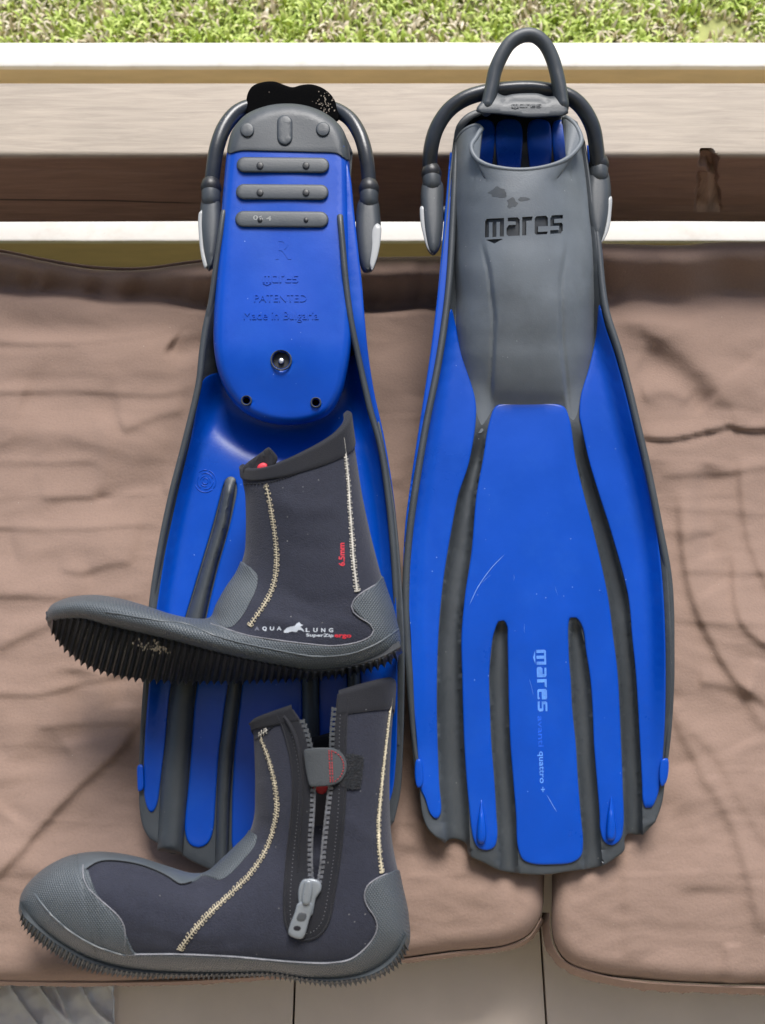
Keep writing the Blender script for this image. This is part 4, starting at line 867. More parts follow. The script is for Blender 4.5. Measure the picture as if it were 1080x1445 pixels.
# moulded lettering
sp = flat_place(lambda p: soleH(p))
place_text('lettering', font_text('R', .0), (386, 366), 42, 0, sp, -.0003, .0003, BLUE, finL, eLf)
place_text('lettering', tech_text('mares'), (371, 399), 11, 0, sp, -.0003, .0006, BLUE, finL, eLf, width=50)
place_text('lettering', font_text('PATENTED', .0), (358, 426), 15, 0, sp, -.0003, .0006, BLUE, finL, eLf, width=75)
place_text('lettering', font_text('Made in Bulgaria', .0), (343, 451), 17, 0, sp, -.0003, .0006, BLUE, finL, eLf, width=107)
bl = flat_place(lambda p: baseL(p)+.0003)
J = Join()
for rr, gap in ((15, .25), (11, .5), (7, 1.1), (4, 0)):
    for k in range(3):
        a0 = k*2*math.pi/3+rr*.2; aa = np.linspace(a0, a0+2*math.pi/3-gap, 9); q = np.stack([290+rr*np.cos(aa), 679+rr*np.sin(aa)*1.05], 1); P = MF(q[:, 0], q[:, 1], baseL(q)+.0003); J.add(*tube_geo(P, .0005, 6))
J.build('moulded_emblem', BLUE, finL, eLf, True)
# strap, black heel pad, buckles
slab('heel_pad', sm([(350, 166), (348, 148), (349, 134), (356, 122), (370, 116), (388, 115), (402, 120), (413, 123), (425, 120), (440, 119), (457, 125), (470, 137), (476, 152), (478, 170), (440, 172), (400, 172)], True, 3), .020, .012, PADR, finL, eLf, bevel=4, spacing=6)
J = Join()
for _ in range(60):
    x, y = random.gauss(458, 8), random.gauss(146, 9)
    if y > 170 or y < 124 or x > 474: continue
    r = random.uniform(.00015, .0005); J.box(MF(x, y, .0203), (r, 0, 0), (0, r*1.2, 0), (0, 0, r*.4))
stuff(J.build('dust_specks', mat('pale_dust', (.24, .20, .16), .9, .2, 90), finL, eLf))
tube('strap', pth([(372, 150, .008), (352, 151, .012), (333, 160, .016), (317, 180, .020), (307, 206, .022), (301, 240, .020), (298, 276, .016)]), .0068, STRAPR, finL, eLf, 18)
tube('strap', pth([(455, 150, .008), (476, 156, .012), (494, 168, .016), (508, 190, .020), (516, 216, .022), (520, 245, .020), (522, 280, .016)]), .0066, STRAPR, finL, eLf, 18)
buckle(finL, eLf, [(287, 276), (298, 270), (309, 276), (312, 300), (311, 335), (307, 362), (301, 379), (295, 383), (289, 370), (284, 340), (282, 310)], [(298, 266), (298, 284)], [(281, 300), (285, 296), (286, 320), (288, 350), (293, 376), (290, 380), (285, 366), (281, 335)], .026)
buckle(finL, eLf, [(507, 282), (520, 273), (532, 279), (537, 305), (537, 340), (532, 368), (524, 384), (514, 385), (507, 368), (503, 335), (503, 300)], [(521, 268), (521, 286)], [(526, 322), (533, 315), (537.5, 318), (537, 342), (532, 366), (525, 382), (522, 374), (524, 348)], .026, .0016)
for x0, x1, y in ((300, 316, 325), (498, 516, 330)):
    q = MF(np.array([x0, x1], float), np.array([y, y], float), .012); tube('buckle_pin', q, .006, GREY, finL, eLf, 14)
# ================================================================== boot materials
NEO = mat('charcoal_neoprene', (.026, .028, .043), .80, .14, 300, .6, 900, spec=.25, sheen=.12, specks=.05, speck_col=(.35, .34, .33), dirt=.45, dirt_col=(.048, .052, .072), dscale=22)
NEOD = mat('black_neoprene_binding', (.015, .0155, .020), .75, .15, 30, .4, 1300, spec=.25, sheen=.08, specks=.02, speck_col=(.3, .3, .3))
INNER = mat('boot_lining', (.022, .021, .025), .9, .15, 30, spec=.1)
RUB = mat('boot_grey_rubber', (.082, .096, .108), .46, .10, 20, .15, 700, spec=.5, specks=.015, speck_col=(.45, .44, .42), dirt=.4, dirt_col=(.135, .15, .162), dscale=18)
add_pattern_bump(RUB, 190, rot=(0, 0, R(33)), second=(0, 0, R(-38)), strength=.8, dist=.0007)
RUBS = mat('boot_smooth_rubber', (.078, .092, .104), .42, .10, 20, .1, 500, spec=.5, specks=.02, speck_col=(.45, .44, .42), dirt=.4, dirt_col=(.155, .175, .19), dscale=15)
SOLE = mat('sole_black_rubber', (.034, .037, .042), .42, .15, 25, .15, 500, spec=.5, specks=.02, dirt=.3, dirt_col=(.05, .05, .052), dscale=25)
THR_T = mat('tan_thread', (.50, .44, .32), .8, .35, 160, .4, 900)
THR_W = mat('off_white_thread', (.55, .52, .46), .8, .3, 160, .4, 900)
THR_K = mat('dark_thread', (.008, .008, .010), .8, .3, 100)
THR_R = mat('red_thread', (.50, .03, .04), .7, .2, 100)
GTHR = mat('grey_thread', (.22, .22, .24), .8, .3, 100)
REDP = mat('red_print', (.62, .03, .05), .5, .15, 90)
WHP = mat('white_print', (.52, .56, .62), .5, .15, 90)
WHF = mat('rubbed_white_print', (.13, .14, .18), .6, .4, 200)
TOOTH = mat('zip_tooth_plastic', (.11, .115, .13), .22, .5, 300, spec=.7)
ZIPM = mat('zip_slider_grey', (.22, .24, .26), .3, .1, 60, spec=.6, metal=.2)
ZIPD = mat('zip_dark_grey', (.06, .065, .072), .4, .1, 60)
TABM = mat('grey_webbing', (.055, .061, .067), .7, .1, 30, .4, 900)
add_pattern_bump(TABM, 380, rot=(0, 0, 0), second=(0, 0, R(90)), strength=.4)
VEL = mat('black_hook_tape', (.018, .018, .021), .8, .5, 400, 1.0, 1600)
SAND = mat('dry_sand', (.42, .35, .25), .8, .2, 100)

class Loft:
    """a boot body swept from the toe to the opening; every ring runs from its upper edge A to its sole or heel edge B"""
    def __init__(s, st, ns=200, seed=0, wr=(), far=0):
        a = np.array(st, float); q = []
        s.st = sm(a, step=2.0) if False else None
        seg = np.r_[0, np.cumsum(np.linalg.norm(np.diff((a[:, :2]+a[:, 2:4])/2, axis=0), axis=1)+np.linalg.norm(np.diff(a[:, 2:4], axis=0), axis=1)*.5)]
        # Catmull-Rom over every column
        u = np.linspace(0, seg[-1], ns); out = np.zeros((ns, a.shape[1])); n = len(a)
        for i, v in enumerate(u):
            k = min(max(int(np.searchsorted(seg, v, side='right')-1), 0), n-2); t = (v-seg[k])/(seg[k+1]-seg[k])
            p1, p2 = a[k], a[k+1]; h = seg[k+1]-seg[k]
            m1 = (a[k+1]-a[k-1])/(seg[k+1]-seg[k-1])*h if k > 0 else (p2-p1); m2 = (a[k+2]-a[k])/(seg[k+2]-seg[k])*h if k < n-2 else (p2-p1)
            out[i] = (2*t**3-3*t**2+1)*p1+(t**3-2*t**2+t)*m1+(-2*t**3+3*t**2)*p2+(t**3-t**2)*m2
        s.A = out[:, :2]; s.B = out[:, 2:4]; s.D = np.maximum(out[:, 4], .002); s.W = out[:, 5]; s.bow = out[:, 6]; s.far = np.interp(np.arange(ns), [0, ns*.82, ns-1], [0, 0, far]); s.ns = ns; s.seed = seed; s.wr = wr
    ex1, ex2, ey = .92, .70, .86
    def pos(s, i, t, off=0.0):
        """i: station indices (n,), t: angles (m,) or (n, m)"""
        t = np.broadcast_to(t, (len(i), np.shape(t)[-1])); c, sn = np.cos(t), np.sin(t)
        ex = np.where(c > 0, s.ex1, s.ex2); cc = np.sign(c)*np.abs(c)**ex; q = (1-cc)/2
        A, B = s.A[i][:, None], s.B[i][:, None]; P = A+(B-A)*q[..., None]; d = (B-A); L = np.linalg.norm(d, axis=-1, keepdims=True); pr = np.concatenate([-d[..., 1:], d[..., :1]], -1)/np.maximum(L, 1e-6)
        P = P+pr*(np.where(sn > 0, s.bow[i][:, None], s.bow[i][:, None]+s.far[i][:, None])*np.abs(sn))[..., None]
        w = s.W[i][:, None]+s.D[i][:, None]*np.sign(sn)*np.abs(sn)**s.ey
        for pl, amp, wid in s.wr:
            dd, tt = seg_dist(P.reshape(-1, 2), sm(pl, step=8)); w = w+(amp*np.exp(-(dd/wid)**2)*smooth01(tt*4)*smooth01((1-tt)*4)).reshape(w.shape)*np.clip(sn*2, -.3, 1)
        return MF(P[..., 0], P[..., 1], w)
    def t_of_q(s, q):
        c = 1-2*np.clip(q, 0, 1); ex = np.where(c > 0, s.ex1, s.ex2); return np.arccos(np.clip(np.sign(c)*np.abs(c)**(1/ex), -1, 1))
    def cross_q(s, poly, pick='min', default=None):
        """fraction q at which every ring's A-B line crosses the boundary drawn on the photo (nan where it does not)"""
        P = np.asarray(poly, float); out = np.full(s.ns, np.nan)
        for i in range(s.ns):
            A, d = s.A[i], s.B[i]-s.A[i]; hits = []
            for k in range(len(P)-1):
                e = P[k+1]-P[k]; den = d[0]*e[1]-d[1]*e[0]
                if abs(den) < 1e-9: continue
                r = P[k]-A; q = (r[0]*e[1]-r[1]*e[0])/den; u = (r[0]*d[1]-r[1]*d[0])/den
                if 0 <= u <= 1 and -.04 <= q <= 1.04: hits.append(q)
            if hits: out[i] = min(hits) if pick == 'min' else max(hits)
        return out
    def shell_grid(s, idx, T, off):
        P = s.pos(idx, T); N = np.cross(np.gradient(P, axis=0), np.gradient(P, axis=1)); N /= np.maximum(np.linalg.norm(N, axis=2)[..., None], 1e-9)
        cen = MF((s.A[idx, 0]+s.B[idx, 0])/2, (s.A[idx, 1]+s.B[idx, 1])/2, s.W[idx])[:, None]
        sg = np.sign((N*(P-cen)).sum(-1)); maj = 1 if np.median(sg) >= 0 else -1
        return P, N*maj
def grid_faces(nr, nc, base=0, flip=False, close=False):
    F = []
    for i in range(nr-1):
        for j in range(nc if close else nc-1):
            k = (j+1) % nc; q = [base+i*nc+j, base+i*nc+k, base+(i+1)*nc+k, base+(i+1)*nc+j]; F.append(q[::-1] if flip else q)
    return F
def loft_body(name, L, m, parent, e, wall=.0045, nt=80):
    idx = np.arange(L.ns); t = np.arange(nt)*2*math.pi/nt; T = np.tile(t, (L.ns, 1)); P = L.pos(idx, T)
    Pw = np.concatenate([P[:, -1:], P, P[:, :1]], 1); N = np.cross(np.gradient(P, axis=0), np.gradient(Pw, axis=1)[:, 1:-1]); N /= np.maximum(np.linalg.norm(N, axis=2)[..., None], 1e-9)
    cen = P.mean(1, keepdims=True)
    if np.median((N*(P-cen)).sum(-1)) < 0: N = -N
    n = L.ns; k0 = 14
    I = (P-N*wall)[k0:]; ni = n-k0
    V = np.concatenate([P.reshape(-1, 3), I.reshape(-1, 3), P[:1].mean(1), I[:1].mean(1)]); F = grid_faces(n, nt, 0, False, True)+grid_faces(ni, nt, n*nt, True, True)
    a, b = (n-1)*nt, n*nt+(ni-1)*nt; F += [[a+j, a+(j+1) % nt, b+(j+1) % nt, b+j] for j in range(nt)]
    c0 = n*nt+ni*nt; F += [[(j+1) % nt, j, c0] for j in range(nt)]+[[n*nt+j, n*nt+(j+1) % nt, c0+1] for j in range(nt)]
    fm = [0]*((n-1)*nt)+[1]*((ni-1)*nt)+[0]*nt+[0]*nt+[1]*nt
    o = mesh_obj(name, V, F, None, parent, e, True, 60, mats=[m, INNER], fm=fm)
    bm = bmesh.new(); bm.from_mesh(o.data); bmesh.ops.recalc_face_normals(bm, faces=bm.faces[:]); bm.to_mesh(o.data); bm.free()
    return o, Surf(P.reshape(-1, 3), grid_faces(n, nt, 0, False, True))
def shell(name, L, idx, t0, t1, off, m, parent, e, nc=40, cap0=False, th=.0018):
    """rubber skin on the body between angles t0 and t1 (arrays over idx)"""
    idx = np.asarray(idx); T = t0[:, None]+(t1-t0)[:, None]*np.linspace(0, 1, nc)[None]; P, N = L.shell_grid(idx, T, off)
    O = np.full(P.shape[:2], off)
    O[:, 0] = O[:, -1] = off*.35; 
    Q = P+N*O[..., None]; full = np.zeros((Q.shape[0]+2, nc+2, 3)); full[1:-1, 1:-1] = Q; dn = P-N*th
    full[1:-1, 0] = dn[:, 0]; full[1:-1, -1] = dn[:, -1]; full[0, 1:-1] = (Q if cap0 else dn)[0]; full[-1, 1:-1] = dn[-1]
    full[0, 0] = full[0, 1]; full[0, -1] = full[0, -2]; full[-1, 0] = full[-1, 1]; full[-1, -1] = full[-1, -2]
    nr, nk = full.shape[:2]; F = grid_faces(nr, nk)
    V = full.reshape(-1, 3)
    if cap0: V = np.concatenate([V, Q[:1].mean(1)+0]); F += [[j+1, j, nr*nk] for j in range(1, nk-2)]
    o = mesh_obj(name, V, F, m, parent, e, True, 60)
    bm = bmesh.new(); bm.from_mesh(o.data); bmesh.ops.remove_doubles(bm, verts=bm.verts[:], dist=1e-6); bmesh.ops.recalc_face_normals(bm, faces=bm.faces[:]); bm.to_mesh(o.data); bm.free()
    return o
def collar(L, s0, off, m, parent, e, nt=80, name='collar'):
    t = np.arange(nt)*2*math.pi/nt; idx = np.arange(s0, L.ns); T = np.tile(t, (len(idx), 1)); P = L.pos(idx, T); Pw = np.concatenate([P[:, -1:], P, P[:, :1]], 1)
    N = np.cross(np.gradient(P, axis=0), np.gradient(Pw, axis=1)[:, 1:-1]); N /= np.linalg.norm(N, axis=2)[..., None]
    if np.median((N*(P-P.mean(1, keepdims=True))).sum(-1)) < 0: N = -N
    up = P[-1]-P[-3]; up /= np.linalg.norm(up, axis=1)[:, None]
    rows = [P[0]-N[0]*.002, P[0]+N[0]*off*.6]+[P[k]+N[k]*off for k in range(1, len(idx))]+[P[-1]+N[-1]*(off-.001)+up*.0014, P[-1]-N[-1]*.002+up*.0026, P[-1]-N[-1]*.0045+up*.001, P[-1]-N[-1]*.0055-up*.0005, P[-4]-N[-4]*.0057]+[P[0]-N[0]*.0057, P[0]-N[0]*.002]
    G = np.array(rows); F = grid_faces(len(G), nt, 0, False, True)
    o = mesh_obj(name, G.reshape(-1, 3), F, m, parent, e, True, 60)
    bm = bmesh.new(); bm.from_mesh(o.data); bmesh.ops.remove_doubles(bm, verts=bm.verts[:], dist=1e-7); bmesh.ops.recalc_face_normals(bm, faces=bm.faces[:]); bm.to_mesh(o.data); bm.free()
    return o
def seam(name, pts, surf, m, parent, e, half=3.4, step=3.6, cord=.0005, m2=None):
    q = sm(pts, step=step); P, N = surf(q[:, 0], q[:, 1]); T = np.gradient(P, axis=0); T /= np.linalg.norm(T, axis=1)[:, None]; S = np.cross(N, T); J = Join()
    P = P+N*.0006
    J.add(*tube_geo(P, cord, 6, caps=False))
    hw = half*MM
    for i in range(len(q)-1):
        a = P[i]-S[i]*hw*(1+.2*random.uniform(-1, 1)); b = (P[i]+P[i+1])/2+N[i]*.0004; c = P[i+1]+S[i]*hw*(1+.2*random.uniform(-1, 1))-T[i]*.0006
        J.add(*tube_geo(np.array([a, b]), .00034, 4, caps=False)); J.add(*tube_geo(np.array([b, c]), .00034, 4, caps=False))
        if i % 2: J.add(*tube_geo(np.array([a, a+T[i]*.0012+N[i]*.0002]), .0003, 4, caps=False)); J.add(*tube_geo(np.array([c, c-T[i]*.0012+N[i]*.0002]), .0003, 4, caps=False))
    return stuff(J.build(name, m, parent, e, True))
def dashes(name, pts, surf, m, parent, e, step=4, ln=.6, r=.0003, lift=.0002):
    q = sm(pts, step=1.0); n = int(len(q)/step); J = Join()
    for k in range(n):
        a = q[int(k*step)]; b = q[min(int(k*step+step*ln), len(q)-1)]
        if np.allclose(a, b): continue
        P, N = surf(np.array([a[0], (a[0]+b[0])/2, b[0]]), np.array([a[1], (a[1]+b[1])/2, b[1]])); J.add(*tube_geo(P+N*np.array([0, lift+r, 0])[:, None]+N*r*.3, r, 4, caps=False))
    return stuff(J.build(name, m, parent, e, True))
def outsole(parent, e, L1, L2, w1, w2, wb, n_rib, hgt, seed, RM=None, drop=8):
    RM = RM or SOLE
    n = 160; A = sample(sm(L1, step=3), n); B = sample(sm(L2, step=3), n); sec = []
    up = np.stack([A[:, 0]-B[:, 0], A[:, 1]-B[:, 1]], 1); ul = np.linalg.norm(up, axis=1)[:, None]; u = up/np.maximum(ul, 1e-6)
    w1 = np.broadcast_to(w1, n); w2 = np.broadcast_to(w2, n)
    def row(P, w): return MF(P[:, 0], P[:, 1], w)
    rows = [row(A+u*9, w1-.003), row(A+u*1.2, w1+.0006), row(A, w1+.0002), row(A*.5+B*.5-u*0, (w1+w2)/2-.001), row(B+u*4, w2+.0005), row(B+u*2, w2-.004), row(B+u*3, np.full(n, wb+.004)), row(B+u*(drop+4), np.full(n, wb)), row(A+u*3, np.full(n, wb))]
    G = np.array(rows).transpose(1, 0, 2); k = G.shape[1]; F = grid_faces(n, k, 0, True, True)+[list(range(k)), [(n-1)*k+j for j in range(k)][::-1]]
    base = mesh_obj('outsole', G.reshape(-1, 3), F, RM, parent, e, True, 50)
    # tread ribs, one object each
    S = np.linspace(.01, .99, n_rib+1)*(n-1)
    def at(X, s): i = np.clip(int(s), 0, n-2); f = s-i; return X[i]*(1-f)+X[i+1]*f
    for i in range(n_rib):
        h = hgt(i/(n_rib-1))
        if h <= 0: continue
        s0, s1 = S[i], S[i+1]; sm_ = (s0+s1)/2; V = []
        V.clear(); g = .08*(s1-s0)
        for s in (s0+g, sm_, s1-g):
            pk = s == sm_; a, b, uu = at(A, s), at(B, s), at(u, s); wa, wb_ = at(w1, s), at(w2, s); jit = random.uniform(-.9, .9)
            path = [(a+uu*0.0, wa-.0016+(.0016 if pk else 0)), (a*.88+b*.12-uu*(1 if pk else 0), wa+(.0034 if pk else -.002)), (a*.5+b*.5-uu*(h*.45 if pk else 0), (wa+wb_)/2+(.0042 if pk else -.0024)), (b+uu*(3 if not pk else 0)-uu*((h+jit) if pk else 0), wb_+(.0022 if pk else -.001)), (b+uu*(3.5 if not pk else 0)-uu*((h+jit) if pk else 0), wb+.010), (b+uu*(5 if not pk else 0)-uu*(h*.5 if pk else 0), wb+.003)]
            V += [MF(p[0], p[1], w_) for p, w_ in path]
        m_ = 6; F = grid_faces(3, m_)+[[0, m_, 2*m_], [m_-1, 3*m_-1, 2*m_-1]]+[[k_, k_+1, 2*m_+k_+1, 2*m_+k_][::-1] for k_ in range(m_-1)]
        mesh_obj('tread_rib', V, F, RM, base, e, False)
    return base
def clean(q, lo, hi, idx):
    """fill gaps of a ring-wise boundary by interpolation over idx"""
    v = q[idx]; ok = ~np.isnan(v); return np.clip(np.interp(idx, np.array(idx)[ok], v[ok]), lo, hi)
def soften(v, k=3):
    for _ in range(k): v = np.r_[v[0], (v[:-2]+2*v[1:-1]+v[2:])/4, v[-1]]
    return v

# ================================================================== upper boot, lying across the left fin
W1 = .064
e1 = MF(300, 950, .016)
boot1 = thingF('dive_boot', 'charcoal dive boot lying across the left fin, closed side up with white and red print', 'dive boot', e1, 'pair of dive boots')
ST1 = [(67, 873, 69, 876, .004, W1, 0), (71, 860, 76, 874, .017, W1, 0), (80, 852, 92, 872, .028, W1, 0), (104, 844, 120, 873, .038, W1, 0), (138, 842, 158, 883, .044, W1, 0), (174, 848, 200, 893, .046, W1, 0), (208, 858, 248, 904, .047, W1, 0), (242, 869, 296, 917, .046, W1, 0), (276, 875, 348, 930, .045, W1, 0), (298, 872, 402, 941, .044, W1, 0),
       (307, 853, 456, 950, .043, W1, 0), (320, 830, 512, 943, .043, W1, 0), (336, 806, 560, 917, .042, W1, 0), (345, 780, 557, 872, .042, W1, 0), (347, 750, 540, 818, .043, W1, 0), (347, 722, 524, 758, .044, W1, 3), (346, 698, 512, 702, .045, W1, 8), (343, 682, 504, 652, .045, W1, 14), (341, 669, 498, 612, .045, W1, 19), (340, 659, 494, 583, .045, W1, 23)]
L1_ = Loft(ST1, 210, 1, wr=[([(395, 820), (430, 850), (470, 852), (510, 842)], -.0012, 12), ([(380, 700), (420, 720), (480, 715)], .0010, 14), ([(395, 760), (440, 775), (500, 765)], -.0008, 14), ([(360, 868), (420, 880), (500, 872)], .0012, 9), ([(420, 868), (455, 876), (500, 862)], -.0012, 6)])
body1, S1 = loft_body('boot_upper', L1_, NEO, boot1, e1)
collar(L1_, 199, .0014, NEOD, boot1, e1)
bd = [(292, 860), (298, 882), (320, 889), (349, 897), (397, 904), (440, 909), (469, 911), (495, 908), (513, 903), (524, 896), (527, 889), (522, 881), (508, 872), (499, 864), (496, 856), (499, 848), (506, 840), (516, 833), (528, 826), (536, 818), (552, 806)]
q = L1_.cross_q(sm(bd, step=3)); s_in = np.where(~np.isnan(q))[0]; i0, i1 = s_in[0], s_in[-1]; idx = np.arange(0, i1+1); qq = np.where(idx < i0, 0.0, 0); qq = np.concatenate([np.zeros(i0), np.clip(soften(clean(q, 0, 1, np.arange(i0, i1+1))), 0, 1)])
t0 = L1_.t_of_q(qq); t0 = np.where(qq <= 0, .0, t0)
shell('rubber_rand', L1_, idx, t0, 2*math.pi-t0, .0014, RUB, boot1, e1, nc=64, cap0=True)
# foxing strip with its raised edge, running over the rand
fx = [(75, 856), (98, 856), (150, 863), (200, 872), (228, 878), (262, 883), (300, 897), (349, 909), (397, 918), (445, 925), (490, 922), (530, 908), (560, 888)]
P, N = S1(sm(fx[2:], step=6)[:, 0], sm(fx[2:], step=6)[:, 1]); tube('foxing_edge', P+N*.0014, .0007, RUBS, boot1, e1, 6)
tube('rand_edge', (lambda PN: PN[0]+PN[1]*.0010)(S1(*sm(bd[1:-2], step=5).T)), .00055, GTHR, boot1, e1, 6)
ip = [(298, 884), (318, 886), (327, 885), (342, 870), (352, 852), (360, 836), (364, 820), (363, 808), (356, 800), (346, 795), (340, 790)]
q = L1_.cross_q(sm(ip, step=3), 'max'); ok = np.where(~np.isnan(q) & (q < .35) & (np.arange(210) > i0-3))[0]; idx = np.arange(ok[0], ok[-1]+1); tt = L1_.t_of_q(soften(clean(q, 0.002, .5, idx)))
shell('instep_patch', L1_, idx, -tt, tt, .0012, RUB, boot1, e1, nc=24)
seam('seam_stitching', [(376, 684), (381, 705), (386, 735), (390, 767), (391, 800), (387, 825), (378, 846), (365, 866), (352, 884)], S1, THR_T, boot1, e1)
seam('seam_stitching', [(484, 618), (488, 650), (491, 680), (493, 715), (496, 753), (499, 795), (504, 835)], S1, THR_W, boot1, e1, half=3.6, cord=.0009)
dashes('binding_stitching', [(347, 684), (378, 681), (410, 672), (435, 660), (458, 642), (475, 622), (492, 600)], S1, THR_K, boot1, e1, 4, .6, .0005)
t1f = lambda px, py: S1(px, py)
place_text('lettering', font_text('6.5mm', .02), (486.5, 799), 11.5, -91, t1f, -.0003, .0003, REDP, boot1, e1, width=33)
for k, c in enumerate('AQUA'): place_text('lettering', font_text(c, .03), (360+k*10.4, 889.5-.1*k), 7.2, 1, t1f, -.0003, .0002, WHF if k == 0 else WHP, boot1, e1, width=6.3)
for k, c in enumerate('LUNG'): place_text('lettering', font_text(c, .03), (431+k*11, 891.5+.1*k), 7.6, 1, t1f, -.0003, .0002, WHP, boot1, e1, width=6.3)
place_text('lettering', font_text('SuperZip', .02), (432, 898), 6, 1, t1f, -.0003, .0002, WHP, boot1, e1, width=39)
place_text('lettering', font_text('ergo', .03), (472, 899), 8, 1, t1f, -.0003, .0002, REDP, boot1, e1, width=24)
patch('diver_logo', np.array([(401, 890), (405, 886), (411, 884), (416, 883.5), (419, 880), (422.5, 878), (425, 881), (428, 882), (424, 884.5), (428, 888), (430, 892), (425, 889), (421, 889), (419, 892), (412, 891), (406, 893), (401, 893)]), S1, .0003, WHP, boot1, e1, 3)
# zip flap folded inside the opening
slab('zip_flap', sm([(343, 660), (350, 652), (360, 645), (372, 636), (379, 631), (386, 637), (392, 646), (388, 656), (374, 664), (356, 670), (346, 670)], True, 3), lambda p: W1+.018+.003*np.sin(p[:, 0]*.3), .010, NEOD, boot1, e1, bevel=4, spacing=5)
slab('red_lining', sm([(362, 660), (365, 656), (371, 653), (377, 655), (376, 661), (368, 664)], True, 3), W1+.0212, .004, REDP, boot1, e1, bevel=2, spacing=5)
so1 = outsole(boot1, e1, [(66, 872), (78, 869), (98, 867), (128, 872), (156, 880), (228, 897), (301, 916), (373, 933), (420, 943), (448, 947), (493, 941), (541, 927), (566, 913)],
        [(68, 884), (78, 900), (92, 917), (112, 933), (140, 947), (180, 957), (240, 962), (301, 963), (373, 961), (420, 959), (448, 957), (493, 951), (541, 939), (569, 923)],
        W1+np.interp(np.linspace(0, 1, 160), [0, .1, .5, .75, 1], [.010, .026, .030, .030, .026]), W1+np.interp(np.linspace(0, 1, 160), [0, .1, .5, .72, .8, 1], [-.004, -.010, -.012, .006, .018, .014]), W1-.043, 52, lambda f: 4.6 if f < .74 else 5.5, 1)
J = Join()
for k in range(60):
    px = random.gauss(219, 9); py = 915+(px-219)*.2+random.gauss(0, 4.5); p = MF(px, py, W1+.030-.012*max(0, (py-905)/40)); r = random.uniform(.0002, .0006); J.box(p, (r, 0, r*.3), (0, r*1.3, 0), (0, r*.2, r*.8))
stuff(J.build('sand', SAND, so1, e1))

# ================================================================== lower boot, zip side up
W2 = .052
e2 = MF(300, 1370, .004)
boot2 = thingF('dive_boot', 'charcoal dive boot lowest in the picture, unzipped, with grey slider and pull tab', 'dive boot', e2, 'pair of dive boots')
ST2 = [(29, 1284, 30, 1289, .004, W2, 0), (32, 1264, 42, 1297, .018, W2, 0), (45, 1244, 63, 1316, .028, W2, 0), (70, 1223, 95, 1338, .037, W2, 0), (104, 1208, 132, 1356, .043, W2, 0), (146, 1204, 176, 1368, .046, W2, 0), (193, 1211, 222, 1373, .047, W2, 0), (238, 1225, 272, 1375, .046, W2, 0), (270, 1234, 325, 1375, .045, W2, 0), (293, 1231, 385, 1375, .044, W2, 0),
       (313, 1214, 450, 1384, .044, W2, 0), (335, 1193, 522, 1377, .044, W2, 0), (352, 1174, 572, 1340, .043, W2, 0), (359, 1150, 575, 1296, .043, W2, 0), (360, 1120, 565, 1245, .044, W2, 0), (360, 1092, 553, 1182, .045, W2, 0), (359, 1062, 550, 1115, .045, W2, 0), (358, 1040, 552, 1050, .045, W2, -2), (357, 1030, 555, 995, .045, W2, -4), (355, 1021, 556, 961, .045, W2, -5)]
L2_ = Loft(ST2, 210, 2, wr=[([(150, 1250), (180, 1290), (240, 1318), (330, 1330)], .0014, 12), ([(178, 1300), (230, 1322), (300, 1332), (360, 1322)], -.0012, 8), ([(362, 1150), (375, 1170), (378, 1200)], -.0015, 9), ([(366, 1100), (378, 1130), (380, 1160)], .0014, 8), ([(490, 1150), (520, 1180), (548, 1190)], .0010, 12)], far=52)
body2, S2 = loft_body('boot_upper', L2_, NEO, boot2, e2)
col2 = collar(L2_, 201, .0014, NEOD, boot2, e2)
gapL = [(411, 985), (413, 1003), (424, 1021), (433, 1050), (438, 1095), (437, 1140), (434, 1190), (435, 1238), (441, 1262)]
gapR = [(450, 1262), (457, 1235), (463, 1180), (468, 1135), (473, 1090), (473, 1040), (476, 1000), (478, 975), (480, 930)]
gp = np.concatenate([[(408, 930)], sm(gapL, step=6), sm(gapR, step=6)])
def prism(poly, w0, w1):
    V, F = tri_fill(poly, 500, ()); a = MF(V[:, 0], V[:, 1], w1); b = MF(V[:, 0], V[:, 1], w0); n = len(V)
    if np.cross(a[F[0][1]]-a[F[0][0]], a[F[0][2]]-a[F[0][0]])[2] < 0: F = [f[::-1] for f in F]
    return np.concatenate([a, b]), F+[[i+n for i in f[::-1]] for f in F]+[[y, x, x+n, y+n] for x, y in border_edges(F)]
for ob in (body2, col2):
    V, F = prism(gp, W2-.002, W2+.12); c = mesh_obj('cutter', V, F, INNER, boot2, e2, False)
    try: boolean_cut(ob, c)
    except Exception as ex_: print('cut failed', ex_)
# rand, toe cap, heel cup
bd2 = [(120, 1200), (118, 1222), (119, 1240), (128, 1256), (141, 1268), (155, 1280), (168, 1292), (176, 1306), (178, 1325), (178, 1344), (200, 1345), (252, 1345), (300, 1347), (337, 1349), (380, 1353), (432, 1357), (470, 1357), (495, 1352), (514, 1338), (527, 1322), (532, 1308), (528, 1293), (518, 1278), (514, 1264), (518, 1250), (530, 1240), (545, 1233), (562, 1226)]
q = L2_.cross_q(sm(bd2, step=3)); s_in = np.where(~np.isnan(q))[0]; i0, i1 = s_in[0], s_in[-1]; idx = np.arange(0, i1+1); qq = np.concatenate([np.zeros(i0), soften(clean(q, 0, 1, np.arange(i0, i1+1)), 2)])
t0 = np.where(qq <= 0.001, .0, L2_.t_of_q(qq))
shell('rubber_rand', L2_, idx, t0, 2*math.pi-t0, .0014, RUB, boot2, e2, nc=64, cap0=True)
ts = [(112, 1232), (122, 1228), (134, 1220), (150, 1216), (189, 1220), (215, 1228), (236, 1238), (255, 1249), (270, 1246), (284, 1238)]
q = L2_.cross_q(sm(ts, step=3), 'max'); ok = np.where(~np.isnan(q))[0]; idx = np.arange(ok[0], ok[-1]+1); tt = L2_.t_of_q(soften(clean(q, .002, .5, idx)))
